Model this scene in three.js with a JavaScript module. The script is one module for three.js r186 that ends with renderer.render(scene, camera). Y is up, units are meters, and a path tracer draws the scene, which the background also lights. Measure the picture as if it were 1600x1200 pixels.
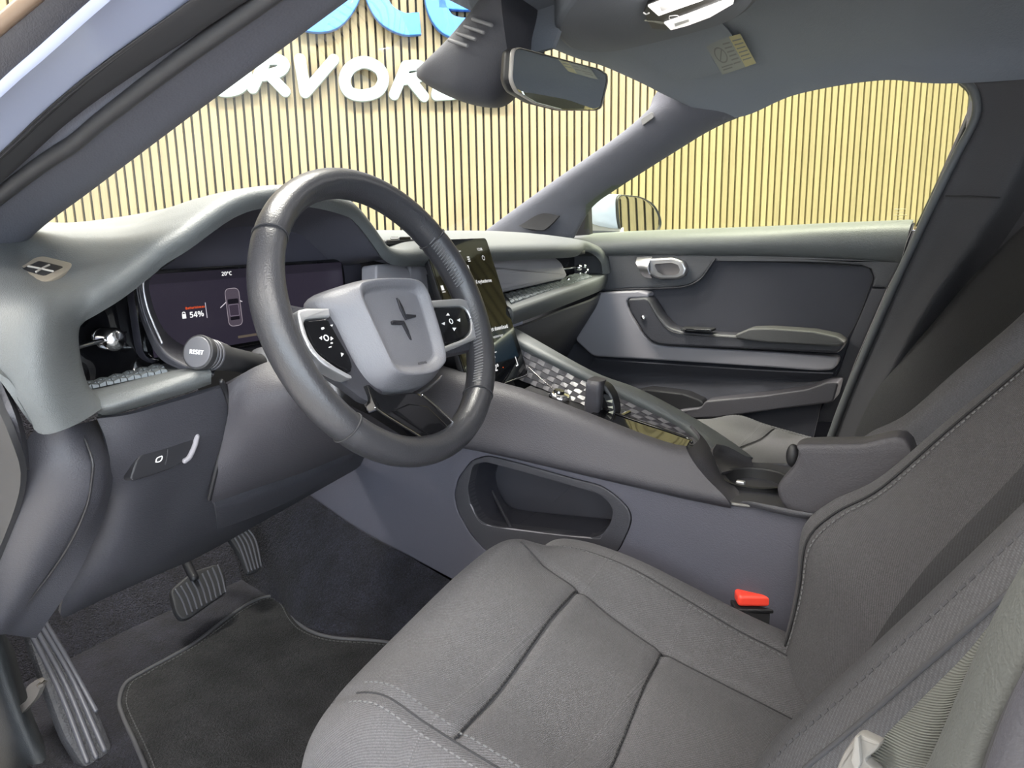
import * as THREE from 'three';
import { RectAreaLightUniformsLib } from 'three/addons/lights/RectAreaLightUniformsLib.js';
import { RoundedBoxGeometry } from 'three/addons/geometries/RoundedBoxGeometry.js';
import { mergeGeometries } from 'three/addons/utils/BufferGeometryUtils.js';
import { FontLoader } from 'three/addons/loaders/FontLoader.js';
import { TextGeometry } from 'three/addons/geometries/TextGeometry.js';

// World: x to the car's right, y up from the showroom floor, z towards the car's rear; metres.
const scene = new THREE.Scene();
const camera = new THREE.PerspectiveCamera(53.6, 4 / 3, 0.02, 60);
camera.position.set(-1.055, 1.018, 0.594);
const camRight = [0.523, -0.0171, 0.8522], camUp = [0.1802, 0.9794, -0.0909], camBack = [-0.8331, 0.2011, 0.5153];
camera.quaternion.setFromRotationMatrix(new THREE.Matrix4().makeBasis(V(camRight), V(camUp), V(camBack)));
scene.background = new THREE.Color().setRGB(1.6, 1.8, 2.1);                    // overcast sky outside the shop front
const LIGHT = { color: [1, 0.95, 0.88], nits: 46, side: 22, rear: 8 };                            // ceiling panels
const DAY = { color: [0.76, 0.86, 1.0], nits: 2.1 };                             // daylight entering each shop window

const renderer = new THREE.WebGLRenderer({ antialias: true });
renderer.toneMapping = THREE.LinearToneMapping;
renderer.toneMappingExposure = 2.45;
renderer.shadowMap.enabled = true;
RectAreaLightUniformsLib.init();

// ---------------------------------------------------------------- helpers
function V(a) { return new THREE.Vector3(a[0], a[1], a[2] || 0); }
const FRAMES = {
  wheel: [[-0.37, 0.92, 0], [1, 0, 0], [0, 0.9184, -0.3955]],
  touch: [[-0.0116, 0.8827, -0.1129], [1, 0, 0], [0, 0.9438, -0.3305]],
  cluster: [[-0.39, 0.925, -0.215], [1, 0, 0], [0, 0.9986, -0.0523]],
  wall: [[1.8656, 1.018, -2.1391], [0.6833, 0, 0.7302], [0, 1, 0]],
  door: [[0.69, 0.8, 0.1], [0, 0, 1], [0, 1, 0]],
  armrest: [[0.655, 0.8, 0.1], [0, 0, 1], [0, 1, 0]],
  bin: [[-0.13, 0.6, 0.05], [0, 0, 1], [0, 1, 0]],
  pillarBadge: [[0.555, 1.2412, -0.0473], [-0.1598, 0.4494, 0.8789], [0.0981, 0.8932, -0.4389]],
  dmirror: [[0.88, 1.0425, -0.2043], [0.9326, 0, 0.361], [0.0101, 0.9996, -0.0261]],
  rmirror: [[0, 1.2337, 0.0341], [0.9982, 0, -0.0599], [0.0042, 0.9976, 0.0696]],
  overhead: [[0, 1.2832, 0.223], [0, 0, 1], [1, 0, 0]],
  visor: [[0.35, 1.318, 0.15], [1, 0, 0], [0, 0, -1]],
  kneeSw: [[-0.58, 0.785, -0.137], [1, 0, 0], [0, 0.9903, -0.1392]],
  ptrim: [[0.2, 0.93, -0.185], [0.9988, 0, -0.0499], [-0.005, 0.995, -0.0993]],
  gear: [[-0.02, 0.7542, 0.1249], [0, 0, 1], [0, 1, 0]],
  beltG: [[-0.665, 0.7496, 0.5621], [-0.2494, 0.1995, 0.9476], [0.0961, 0.9788, -0.1808]],
  brake: [[-0.335, 0.4325, -0.4731], [1, 0, 0], [0, 0.7431, -0.6691]],
  gas: [[-0.235, 0.4728, -0.4783], [1, 0, 0], [0, 0.788, -0.6157]],
  rest: [[-0.6, 0.428, -0.3775], [0.9938, 0.0497, -0.0994], [-0.1046, 0.7207, -0.6853]],
  demist: [[-0.625, 0.985, -0.25], [0.9903, 0.1386, 0], [-0.0269, 0.1924, -0.9809]],
};
function frameM(f) {
  const [o, a, b] = typeof f === 'string' ? FRAMES[f] : f;
  const e1 = V(a).normalize(), e2 = V(b), n = e1.clone().cross(e2).normalize();
  e2.copy(n).cross(e1);
  return new THREE.Matrix4().makeBasis(e1, e2, n).setPosition(V(o));
}
let seed = 7;
function rnd() { seed = (seed * 1664525 + 1013904223) >>> 0; return seed / 4294967296; }

const taken = {};
function numbered(n) {
  if (!(n in taken)) { taken[n] = 0; return n; }
  taken[n]++; return n + '_' + String(taken[n]).padStart(3, '0');
}
function shadow(o) { o.castShadow = true; o.receiveShadow = true; return o; }
function thing(name, label, category, group) {
  const g = new THREE.Group(); g.name = numbered(name); scene.add(g);
  g.userData = { label, category }; if (group) g.userData.group = group;
  return g;
}
function part(name, geo, mat, parent, label) {
  if (Array.isArray(geo)) geo = merge(geo);
  const m = shadow(new THREE.Mesh(geo, mat)); m.name = name; parent.add(m);
  if (label) m.userData.label = label;
  return m;
}
function solo(name, geo, mat, label, category, group) {
  if (Array.isArray(geo)) geo = merge(geo);
  const m = shadow(new THREE.Mesh(geo, mat)); m.name = numbered(name); scene.add(m);
  m.userData = { label, category }; if (group) m.userData.group = group;
  return m;
}
function struct(name, geo, mat) {
  const m = shadow(new THREE.Mesh(Array.isArray(geo) ? merge(geo) : geo, mat)); m.name = name; scene.add(m);
  m.userData.kind = 'structure'; return m;
}
function merge(list) {
  const l = list.map(g => {
    g = g.index ? g.toNonIndexed() : g.clone();
    for (const k of Object.keys(g.attributes)) if (!['position', 'normal', 'uv'].includes(k)) g.deleteAttribute(k);
    g.morphAttributes = {}; return g;
  });
  return mergeGeometries(l, false);
}
// planar / box uv in metres from position and normal
function boxUV(g) {
  if (g.index) g = g.toNonIndexed();
  const p = g.attributes.position, n = g.attributes.normal, uv = new Float32Array(p.count * 2);
  for (let i = 0; i < p.count; i += 3) {
    let ax = 0, ay = 0, az = 0;
    for (let k = 0; k < 3; k++) { ax += Math.abs(n.getX(i + k)); ay += Math.abs(n.getY(i + k)); az += Math.abs(n.getZ(i + k)); }
    for (let k = 0; k < 3; k++) {
      const j = i + k, x = p.getX(j), y = p.getY(j), z = p.getZ(j);
      if (ax >= ay && ax >= az) { uv[2 * j] = z; uv[2 * j + 1] = y; }
      else if (ay >= az) { uv[2 * j] = x; uv[2 * j + 1] = z; }
      else { uv[2 * j] = x; uv[2 * j + 1] = y; }
    }
  }
  g.setAttribute('uv', new THREE.BufferAttribute(uv, 2));
  return g;
}
function smooth(pts, n, closed = false, type = 'catmullrom', tension = 0.5) {
  return new THREE.CatmullRomCurve3(pts.map(p => V(p)), closed, type, tension).getPoints(n).map(v => [v.x, v.y, v.z]).slice(0, closed ? n : n + 1);
}
// polygon with its corners rounded
function rounded(pts, r, seg = 5) {
  const out = [], n = pts.length;
  for (let i = 0; i < n; i++) {
    const p = pts[i], a = pts[(i + n - 1) % n], b = pts[(i + 1) % n];
    const ri = Array.isArray(r) ? r[i % r.length] : r;
    const da = Math.hypot(a[0] - p[0], a[1] - p[1]), db = Math.hypot(b[0] - p[0], b[1] - p[1]);
    const q = Math.min(ri, da * 0.48, db * 0.48);
    if (q < 1e-5) { out.push(p); continue; }
    const s = [p[0] + (a[0] - p[0]) / da * q, p[1] + (a[1] - p[1]) / da * q], e = [p[0] + (b[0] - p[0]) / db * q, p[1] + (b[1] - p[1]) / db * q];
    for (let k = 0; k <= seg; k++) {
      const t = k / seg, u = 1 - t;
      out.push([u * u * s[0] + 2 * u * t * p[0] + t * t * e[0], u * u * s[1] + 2 * u * t * p[1] + t * t * e[1]]);
    }
  }
  return out;
}
function shapeOf(pts, holes = []) {
  const s = new THREE.Shape(pts.map(p => new THREE.Vector2(p[0], p[1])));
  for (const h of holes) s.holes.push(new THREE.Path(h.map(p => new THREE.Vector2(p[0], p[1]))));
  return s;
}
// solid slab of outline pts in a frame from n=a to n=b with a bevelled rim
function slab(pts, f, a, b, bevel = 0.002, holes = [], seg = 2) {
  bevel = Math.min(bevel, (b - a) * 0.49);
  const g = new THREE.ExtrudeGeometry(shapeOf(pts, holes), { depth: b - a - 2 * bevel, bevelEnabled: bevel > 0, bevelThickness: bevel, bevelSize: bevel, bevelOffset: -bevel, bevelSegments: seg, curveSegments: 8 });
  g.translate(0, 0, a + bevel);
  const h = creased(g, 0.55);
  h.applyMatrix4(frameM(f));
  return h;
}
// area-weighted normals, split where faces meet at more than the angle; drops collapsed triangles
function creased(g, angle) {
  g = g.index ? g.toNonIndexed() : g;
  const p = g.attributes.position, uv = g.attributes.uv, P = [], U = [], N = [], cos = Math.cos(angle), at = {};
  const key = i => Math.round(P[3 * i] * 2e5) + ',' + Math.round(P[3 * i + 1] * 2e5) + ',' + Math.round(P[3 * i + 2] * 2e5);
  const a = new THREE.Vector3(), b = new THREE.Vector3(), c = new THREE.Vector3();
  for (let i = 0; i < p.count; i += 3) {
    a.fromBufferAttribute(p, i); b.fromBufferAttribute(p, i + 1); c.fromBufferAttribute(p, i + 2);
    const n = b.clone().sub(a).cross(c.clone().sub(a)); if (n.length() < 1e-12) continue;
    for (let k = 0; k < 3; k++) { P.push(p.getX(i + k), p.getY(i + k), p.getZ(i + k)); U.push(uv ? uv.getX(i + k) : 0, uv ? uv.getY(i + k) : 0); N.push(n); }
  }
  for (let i = 0; i < N.length; i++) (at[key(i)] ||= []).push(N[i]);
  const out = [];
  for (let i = 0; i < N.length; i++) {
    const s = new THREE.Vector3(), u = N[i].clone().normalize();
    for (const m of at[key(i)]) if (m.dot(u) > cos * m.length()) s.add(m);
    s.normalize(); out.push(s.x, s.y, s.z);
  }
  const h = new THREE.BufferGeometry();
  h.setAttribute('position', new THREE.Float32BufferAttribute(P, 3)); h.setAttribute('normal', new THREE.Float32BufferAttribute(out, 3)); h.setAttribute('uv', new THREE.Float32BufferAttribute(U, 2));
  return h;
}
// height of a finished part under a point of the plan (x, z)
const caster = new THREE.Raycaster();
function dropY(mesh, x, z, from = 2, dir = -1) {
  mesh.updateWorldMatrix(true, false); caster.set(new THREE.Vector3(x, from, z), new THREE.Vector3(0, dir, 0));
  const side = mesh.material.side; mesh.material.side = THREE.DoubleSide;
  const h = caster.intersectObject(mesh, false); mesh.material.side = side; return h.length ? h[0].point.y : NaN;
}
function cr(p0, p1, p2, p3, t) {
  const o = [];
  for (let i = 0; i < 3; i++) o.push(0.5 * (2 * p1[i] + (p2[i] - p0[i]) * t + (2 * p0[i] - 5 * p1[i] + 4 * p2[i] - p3[i]) * t * t + (3 * p1[i] - p0[i] - 3 * p2[i] + p3[i]) * t * t * t));
  return o;
}
function sampleRow(row, n, closed) {
  const L = row.length, segs = closed ? L : L - 1, out = [];
  for (let i = 0; i <= n; i++) {
    let s = i / n * segs, k = Math.min(Math.floor(s), segs - 1), t = s - k;
    const g = j => closed ? row[(j + L) % L] : row[Math.max(0, Math.min(L - 1, j))];
    let p0 = g(k - 1), p3 = g(k + 2);
    if (!closed && k === 0) p0 = [0, 1, 2].map(c => 2 * row[0][c] - row[1][c]);
    if (!closed && k === L - 2) p3 = [0, 1, 2].map(c => 2 * row[L - 1][c] - row[L - 2][c]);
    out.push(cr(p0, g(k), g(k + 1), p3, t));
  }
  return out;
}
const sub3 = (a, b) => [a[0] - b[0], a[1] - b[1], a[2] - b[2]];
const add3 = (a, b) => [a[0] + b[0], a[1] + b[1], a[2] + b[2]];
const mul3 = (a, s) => [a[0] * s, a[1] * s, a[2] * s];
const len3 = a => Math.hypot(a[0], a[1], a[2]);
const lerp3 = (a, b, t) => [a[0] + (b[0] - a[0]) * t, a[1] + (b[1] - a[1]) * t, a[2] + (b[2] - a[2]) * t];
// grid of points -> geometry (smooth normals), uv in metres
function gridGeo(G, closedV = false) {
  const M = G.length, N = G[0].length, pos = [], uv = [], idx = [];
  const mr = G[M >> 1], mc = N >> 1;
  const cu = [0], cv = [0];
  for (let j = 1; j < N; j++) cu.push(cu[j - 1] + len3(sub3(mr[j], mr[j - 1])));
  for (let i = 1; i < M; i++) cv.push(cv[i - 1] + len3(sub3(G[i][mc], G[i - 1][mc])));
  for (let i = 0; i < M; i++) for (let j = 0; j < N; j++) { pos.push(...G[i][j]); uv.push(cu[j], cv[i]); }
  for (let i = 0; i < M - 1; i++) for (let j = 0; j < N - 1; j++) { const a = i * N + j; idx.push(a, a + 1, a + N, a + 1, a + N + 1, a + N); }
  const g = new THREE.BufferGeometry();
  g.setAttribute('position', new THREE.Float32BufferAttribute(pos, 3));
  g.setAttribute('uv', new THREE.Float32BufferAttribute(uv, 2));
  g.setIndex(idx); g.computeVertexNormals();
  const nm = g.attributes.normal;
  if (closedV) for (let i = 0; i < M; i++) {
    const a = i * N, b = i * N + N - 1, v = new THREE.Vector3(nm.getX(a) + nm.getX(b), nm.getY(a) + nm.getY(b), nm.getZ(a) + nm.getZ(b)).normalize();
    nm.setXYZ(a, v.x, v.y, v.z); nm.setXYZ(b, v.x, v.y, v.z);
  }
  return g;
}
// smooth surface through rows of points; thick > 0 makes it a solid sheet, grown against the normal (thick < 0: along it)
function patch(rows, nv = 24, nu = 24, thick = 0.004, fn) {
  const A = rows.map(r => sampleRow(r, nu)), G = [];
  const cols = A[0].map((_, j) => sampleRow(A.map(r => r[j]), nv));
  for (let i = 0; i <= nv; i++) G.push(cols.map(c => c[i]));
  if (fn) for (let i = 0; i <= nv; i++) for (let j = 0; j <= nu; j++) G[i][j] = fn(G[i][j], i / nv, j / nu) || G[i][j];
  return sheet(G, thick);
}
function sheet(G, thick) {
  const g = gridGeo(G);
  if (!thick) return g.toNonIndexed();
  const M = G.length, N = G[0].length, n = g.attributes.normal;
  const B = G.map((r, i) => r.map((p, j) => { const k = i * N + j; return [p[0] - n.getX(k) * thick, p[1] - n.getY(k) * thick, p[2] - n.getZ(k) * thick]; }));
  const back = gridGeo(B.map(r => r.slice().reverse()));
  const rim = [];
  const strip = (P, Q) => { const s = gridGeo([Q, P]); rim.push(s); };
  strip(G[0], B[0]); strip(B[M - 1], G[M - 1]);
  strip(B.map(r => r[0]), G.map(r => r[0])); strip(G.map(r => r[N - 1]), B.map(r => r[N - 1]));
  return merge([g, back, ...rim]);
}
// closed section swept through rings of points (each ring the same count), ends capped
function rings(R, nSec = 24, nAlong = 24, cap = true, smoothSec = true) {
  const A = R.map(r => smoothSec ? sampleRow(r, nSec, true) : r.concat([r[0]]));
  const cols = A[0].map((_, j) => sampleRow(A.map(r => r[j]), nAlong));
  const G = [];
  for (let i = 0; i <= nAlong; i++) G.push(cols.map(c => c[i]));
  const out = [gridGeo(G, true)];
  if (cap) for (const [row, flip] of [[G[0], 1], [G[nAlong], 0]]) {
    const c = row.slice(0, -1).reduce((s, p) => add3(s, p), [0, 0, 0]).map(v => v / (row.length - 1));
    out.push(gridGeo(flip ? [row.map(() => c), row] : [row, row.map(() => c)]));
  }
  return merge(out);
}
function tube(pts, r, seg = 40, rs = 8, closed = false) {
  return new THREE.TubeGeometry(new THREE.CatmullRomCurve3(pts.map(V), closed, 'catmullrom', 0.5), seg, r, rs, closed);
}
// tube with flat capped ends
function rod(pts, r, seg = 24, rs = 10) {
  const t = tube(pts, r, seg, rs), a = new THREE.SphereGeometry(r, rs, 6), b = a.clone();
  a.translate(...pts[0]); b.translate(...pts[pts.length - 1]);
  return merge([t, a, b]);
}
function box(w, h, d, x, y, z, r = 0) {
  const g = r ? new RoundedBoxGeometry(w, h, d, 3, r) : new THREE.BoxGeometry(w, h, d);
  g.translate(x, y, z); return g;
}
function inFrame(g, f, u = 0, v = 0, n = 0) { g = g.clone(); g.translate(u, v, n); g.applyMatrix4(frameM(f)); return g; }
// dashes of thread along a line of points, lying on a surface whose outward direction is n
function stitches(pts, n, pitch = 0.006, r = 0.0007, len = 0.62) {
  const c = new THREE.CatmullRomCurve3(pts.map(V)), L = c.getLength(), k = Math.floor(L / pitch), out = [];
  const up = V(n).normalize();
  for (let i = 0; i < k; i++) {
    const t = (i + 0.5) / k, p = c.getPointAt(t), d = c.getTangentAt(t), s = up.clone().cross(d).normalize(), w = s.clone().cross(d).normalize();
    const g = new THREE.BoxGeometry(pitch * len, r * 2, r * 2.2);
    g.applyMatrix4(new THREE.Matrix4().makeBasis(d, w, s).setPosition(p));
    out.push(g);
  }
  return merge(out);
}

// ---------------------------------------------------------------- textures and materials
function tex(n, fn, repU, repV = repU, color = false) {
  const d = new Uint8Array(n * n * 4);
  for (let y = 0; y < n; y++) for (let x = 0; x < n; x++) {
    const c = fn(x / n, y / n, x, y), k = (y * n + x) * 4;
    if (Array.isArray(c)) { d[k] = c[0]; d[k + 1] = c[1]; d[k + 2] = c[2]; } else d[k] = d[k + 1] = d[k + 2] = c;
    d[k + 3] = 255;
  }
  const t = new THREE.DataTexture(d, n, n);
  t.wrapS = t.wrapT = THREE.RepeatWrapping; t.magFilter = THREE.LinearFilter; t.minFilter = THREE.LinearMipmapLinearFilter; t.generateMipmaps = true;
  t.repeat.set(repU, repV); if (color) t.colorSpace = THREE.SRGBColorSpace; t.needsUpdate = true;
  return t;
}
const lattice = new Float32Array(256 * 256).map(() => rnd());
function vnoise(x, y, per) {
  const xi = Math.floor(x), yi = Math.floor(y), fx = x - xi, fy = y - yi, sx = fx * fx * (3 - 2 * fx), sy = fy * fy * (3 - 2 * fy);
  const h = (a, b) => lattice[((((b % per) + per) % per) * 256 + (((a % per) + per) % per)) & 65535];
  const a = h(xi, yi) + (h(xi + 1, yi) - h(xi, yi)) * sx, b = h(xi, yi + 1) + (h(xi + 1, yi + 1) - h(xi, yi + 1)) * sx;
  return a + (b - a) * sy;
}
const fbm = (u, v, base, oct) => { let s = 0, w = 0.5, t = 0; for (let k = 0; k < oct; k++) { s += w * vnoise(u * base, v * base, base); t += w; w *= 0.6; base = Math.min(250, base * 2); } return s / t; };
const T = {
  grain: tex(256, (u, v) => 255 * Math.pow(vnoise(u * 64, v * 64, 64) * 0.6 + vnoise(u * 128, v * 128, 128) * 0.4, 1.2), 14),
  leather: tex(256, (u, v) => { let m = 1, m2 = 1; for (let k = 0; k < 1; k++) { m = Math.abs(vnoise(u * 40, v * 40, 40) - 0.5) * 2; m2 = Math.abs(vnoise(u * 90 + 3, v * 90 + 5, 90) - 0.5) * 2; } return 255 * Math.min(1, 0.35 + 0.5 * m + 0.35 * m2); }, 16),
  weave: tex(256, (u, v, x, y) => { const a = Math.sin((u * 32 + v * 16) * Math.PI * 2) * 0.5 + 0.5, b = Math.sin(v * 64 * Math.PI * 2) * 0.5 + 0.5; return 255 * (0.2 + 0.6 * a * b + 0.2 * vnoise(u * 128, v * 128, 128)); }, 12),
  weaveCol: tex(256, (u, v) => { const a = Math.sin((u * 32 + v * 16) * Math.PI * 2) * 0.5 + 0.5, b = Math.sin(v * 64 * Math.PI * 2) * 0.5 + 0.5; const k = 165 + 80 * a * b + 50 * (vnoise(u * 128, v * 128, 128) - 0.5); return [k, k, k]; }, 12, 12, true),
  pile: tex(256, (u, v) => 255 * (vnoise(u * 128, v * 128, 128) * 0.7 + vnoise(u * 30, v * 30, 30) * 0.3), 6),
  pileCol: tex(256, (u, v) => { const k = 120 + 190 * (vnoise(u * 200, v * 200, 200) - 0.35) * 0.8 + 90 * (fbm(u, v, 6, 3) - 0.5); const q = Math.max(40, Math.min(255, k)); return [q, q, q]; }, 5, 5, true),
  woodCol: tex(256, (u, v) => { const s = fbm(u, v * 1, 4, 4), g = vnoise(u * 90, v * 6, 90), k = 0.86 + 0.14 * (g * 0.6 + s * 0.4); return [255 * k, 252 * k, 246 * k]; }, 3, 1.2, true),
};
function mat(r, g, b, rough, o = {}) {
  const c = new THREE.Color(); c.setRGB(r, g, b);
  const k = { color: c, roughness: rough, metalness: 0, ...o };
  return (o.clearcoat || o.sheen || o.transmission !== undefined || o.anisotropy) ? new THREE.MeshPhysicalMaterial(k) : new THREE.MeshStandardMaterial(k);
}
const M = {
  pad: mat(0.078, 0.084, 0.086, 0.55, { bumpMap: T.grain, bumpScale: 0.0003 }),              // soft dash skin
  plastic: mat(0.032, 0.032, 0.039, 0.55, { bumpMap: T.grain, bumpScale: 0.00025 }),            // hard charcoal plastic
  trim: mat(0.24, 0.23, 0.25, 0.45, { bumpMap: T.grain, bumpScale: 0.0001 }),                 // grey satin inlay
  consoleSkin: mat(0.042, 0.04, 0.047, 0.6, { bumpMap: T.grain, bumpScale: 0.0003 }),
  headliner: mat(0.15, 0.166, 0.195, 0.95, { bumpMap: T.pile, bumpScale: 0.0004 }),
  pillar: mat(0.075, 0.077, 0.095, 0.9, { bumpMap: T.pile, bumpScale: 0.0003 }),
  leather: mat(0.032, 0.032, 0.036, 0.34, { bumpMap: T.leather, bumpScale: 0.00022 }),
  leatherPerf: mat(0.035, 0.035, 0.042, 0.5, { bumpMap: T.leather, bumpScale: 0.0005 }),
  seat: mat(0.14, 0.136, 0.146, 0.85, { map: T.weaveCol, bumpMap: T.weave, bumpScale: 0.0009, sheen: 0.4, sheenRoughness: 0.5, sheenColor: new THREE.Color(0.25, 0.25, 0.27) }),
  seatSide: mat(0.05, 0.05, 0.056, 0.75, { map: T.weaveCol, bumpMap: T.leather, bumpScale: 0.0003 }),
  seatInsert: mat(0.07, 0.07, 0.074, 0.9, { map: T.weaveCol, bumpMap: T.weave, bumpScale: 0.0009 }),
  thread: mat(0.11, 0.11, 0.115, 0.8),
  threadDark: mat(0.012, 0.012, 0.014, 0.8),
  seam: mat(0.02, 0.02, 0.023, 0.9),
  carpet: mat(0.027, 0.027, 0.043, 1, { map: T.pileCol, bumpMap: T.pile, bumpScale: 0.002 }),
  matPile: mat(0.04, 0.04, 0.043, 1, { map: T.pileCol, bumpMap: T.pile, bumpScale: 0.002 }),
  rubber: mat(0.02, 0.02, 0.022, 0.6),
  rubberRib: mat(0.07, 0.07, 0.08, 0.35),
  gloss: mat(0.006, 0.006, 0.007, 0.06, { clearcoat: 0.6, clearcoatRoughness: 0.03 }),
  black: mat(0.012, 0.012, 0.014, 0.5),
  chrome: mat(0.8, 0.8, 0.82, 0.16, { metalness: 1 }),
  satin: mat(0.78, 0.78, 0.8, 0.42, { metalness: 0.9 }),
  darkChrome: mat(0.2, 0.2, 0.21, 0.2, { metalness: 1 }),
  mirror: mat(0.9, 0.9, 0.9, 0.01, { metalness: 1 }),
  paint: mat(0.31, 0.345, 0.47, 0.3, { clearcoat: 1, clearcoatRoughness: 0.03 }),
  red: mat(0.85, 0.06, 0.035, 0.4),
  glass: mat(0.96, 0.98, 0.95, 0.0, { transmission: 1, thickness: 0, ior: 1.12 }),
  glassTint: mat(0.88, 0.95, 0.74, 0.0, { transmission: 1, thickness: 0, ior: 1.2 }),
  white: mat(0.8, 0.8, 0.8, 0.5),
};

// ---------------------------------------------------------------- showroom
// room axes: u along the slatted back wall, w from the camera towards it
const RT = V(FRAMES.wall[1]), RO = V(FRAMES.wall[0]);
const roomM = new THREE.Matrix4().makeBasis(RT, new THREE.Vector3(0, 1, 0), RT.clone().cross(new THREE.Vector3(0, 1, 0)).normalize()).setPosition(RO.x, 0, RO.z);
// local: x along wall, y up, z towards the room (camera side)
const ROOM = { x0: -6, x1: 7.5, z1: 9.5, h: 3.6 };
const roomGeo = g => { g.applyMatrix4(roomM); return boxUV(g); };
const plaster = mat(0.74, 0.72, 0.68, 0.9, { bumpMap: T.grain, bumpScale: 0.0005 });
const felt = mat(0.012, 0.011, 0.009, 1);
const tileM = mat(0.42, 0.41, 0.4, 0.35, { bumpMap: T.grain, bumpScale: 0.0002 });
const oaks = [0, 1, 2].map(i => mat(0.215 + 0.014 * i, 0.178 + 0.012 * i, 0.1 + 0.008 * i, 0.6, { map: T.woodCol }));
const wallBack = struct('wall_back', roomGeo(box(ROOM.x1 - ROOM.x0, ROOM.h, 0.2, (ROOM.x0 + ROOM.x1) / 2, ROOM.h / 2, -0.12)), felt);
{
  const pitch = 0.04, w = 0.0285, d = 0.02, geos = [0, 1, 2].map(i => { const g = box(w, ROOM.h, d, 0, ROOM.h / 2, 0); const uv = g.attributes.uv; for (let k = 0; k < uv.count; k++) uv.setXY(k, uv.getX(k) * 0.03 + i * 0.17, uv.getY(k) * ROOM.h); return g; });
  for (let k = 0; k < 240; k++) {
    const s = part('slat', geos[(k * 7) % 3], oaks[Math.floor(rnd() * 3)], wallBack);
    s.applyMatrix4(roomM.clone().multiply(new THREE.Matrix4().makeTranslation(-3.7 + k * pitch, 0, -0.01)));
  }
  const wallRight = struct('wall_right', roomGeo(box(0.2, ROOM.h, ROOM.z1, ROOM.x1 + 0.12, ROOM.h / 2, ROOM.z1 / 2)), felt);
  const gs = geos.map(g => { const h = g.clone(); h.scale(2.5, 1, 1); return h; });
  for (let k = 0; k < 90; k++) {
    const s = part('slat', gs[(k * 5) % 3], oaks[Math.floor(rnd() * 3)], wallRight);
    s.applyMatrix4(roomM.clone().multiply(new THREE.Matrix4().makeRotationY(-Math.PI / 2).setPosition(ROOM.x1 + 0.01, 0, 0.06 + k * 0.1)));
  }
  struct('wall_left', roomGeo(box(0.2, ROOM.h, ROOM.z1, ROOM.x0 - 0.1, ROOM.h / 2, ROOM.z1 / 2)), plaster);
  // glazed shop front behind the camera: low sill, lintel, piers, four tall windows
  const F = { a: -4.6, b: 6.2, y0: 0.25, y1: 3.25 }, zf = ROOM.z1 + 0.1, fw = (F.b - F.a) / 4;
  const fb = (xa, xb, ya, yb) => box(xb - xa, yb - ya, 0.2, (xa + xb) / 2, (ya + yb) / 2, zf);
  struct('wall_front', [fb(ROOM.x0, F.a, 0, ROOM.h), fb(F.b, ROOM.x1, 0, ROOM.h), fb(F.a, F.b, 0, F.y0), fb(F.a, F.b, F.y1, ROOM.h)].map(roomGeo), plaster);
  for (let k = 0; k < 4; k++) {
    const xa = F.a + k * fw, xb = xa + fw, w = struct('window_' + (k + 1), roomGeo(box(fw - 0.1, F.y1 - F.y0 - 0.1, 0.006, (xa + xb) / 2, (F.y0 + F.y1) / 2, zf)), M.glass);
    part('window_frame', [fb(xa, xa + 0.05, F.y0, F.y1), fb(xb - 0.05, xb, F.y0, F.y1), fb(xa + 0.05, xb - 0.05, F.y0, F.y0 + 0.05), fb(xa + 0.05, xb - 0.05, F.y1 - 0.05, F.y1)].map(roomGeo), M.black, w);
    const l = new THREE.RectAreaLight(new THREE.Color(...DAY.color), DAY.nits, fw - 0.1, F.y1 - F.y0 - 0.1);
    l.position.set((xa + xb) / 2, (F.y0 + F.y1) / 2, zf - 0.11).applyMatrix4(roomM);
    l.quaternion.setFromRotationMatrix(new THREE.Matrix4().extractRotation(roomM)); w.add(l);
  }
  struct('floor', roomGeo(box(ROOM.x1 - ROOM.x0 + 0.4, 0.1, ROOM.z1 + 0.4, (ROOM.x0 + ROOM.x1) / 2, -0.05, ROOM.z1 / 2)), tileM);
  struct('ceiling', roomGeo(box(ROOM.x1 - ROOM.x0 + 0.4, 0.1, ROOM.z1 + 0.4, (ROOM.x0 + ROOM.x1) / 2, ROOM.h + 0.05, ROOM.z1 / 2)), plaster);
}
// ceiling light panels: glowing diffuser and an area light of the same size just below it
{
  const glow = new THREE.MeshStandardMaterial({ color: 0xffffff, emissive: new THREE.Color(...LIGHT.color), emissiveIntensity: 4, roughness: 0.6 });
  const where = ['above the driver side', 'over the bonnet', 'close to the slatted wall', 'over the rear of the car', 'in the far corner', 'beside the white wall', 'nearest the sign', 'at the back of the hall'];
  let k = 0;
  for (const [x, z] of [[-3.2, 2.4], [0, 2.3], [3.4, 2.7], [-3.2, 5.6], [0.2, 5.6], [3.6, 5.6], [-1.4, 8.0], [2.4, 8.0]]) {
    const g = thing('ceiling_light', 'flat white ceiling light panel ' + where[k++], 'ceiling light', 'showroom ceiling lights');
    part('frame', roomGeo(box(2.5, 0.05, 0.7, x, ROOM.h - 0.03, z, 0.01)), M.white, g);
    part('diffuser', roomGeo(box(2.4, 0.012, 0.6, x, ROOM.h - 0.06, z)), glow, g);
    const l = new THREE.RectAreaLight(new THREE.Color(...LIGHT.color), z > 4 ? LIGHT.rear : x < -1 ? LIGHT.side : LIGHT.nits, 2.4, 0.6);
    const p = new THREE.Vector3(x, ROOM.h - 0.075, z).applyMatrix4(roomM);
    l.position.copy(p); l.quaternion.setFromRotationMatrix(new THREE.Matrix4().makeBasis(RT, new THREE.Vector3(0, 1, 0).cross(RT), new THREE.Vector3(0, 1, 0)));
    g.add(l);
  }
}

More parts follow.
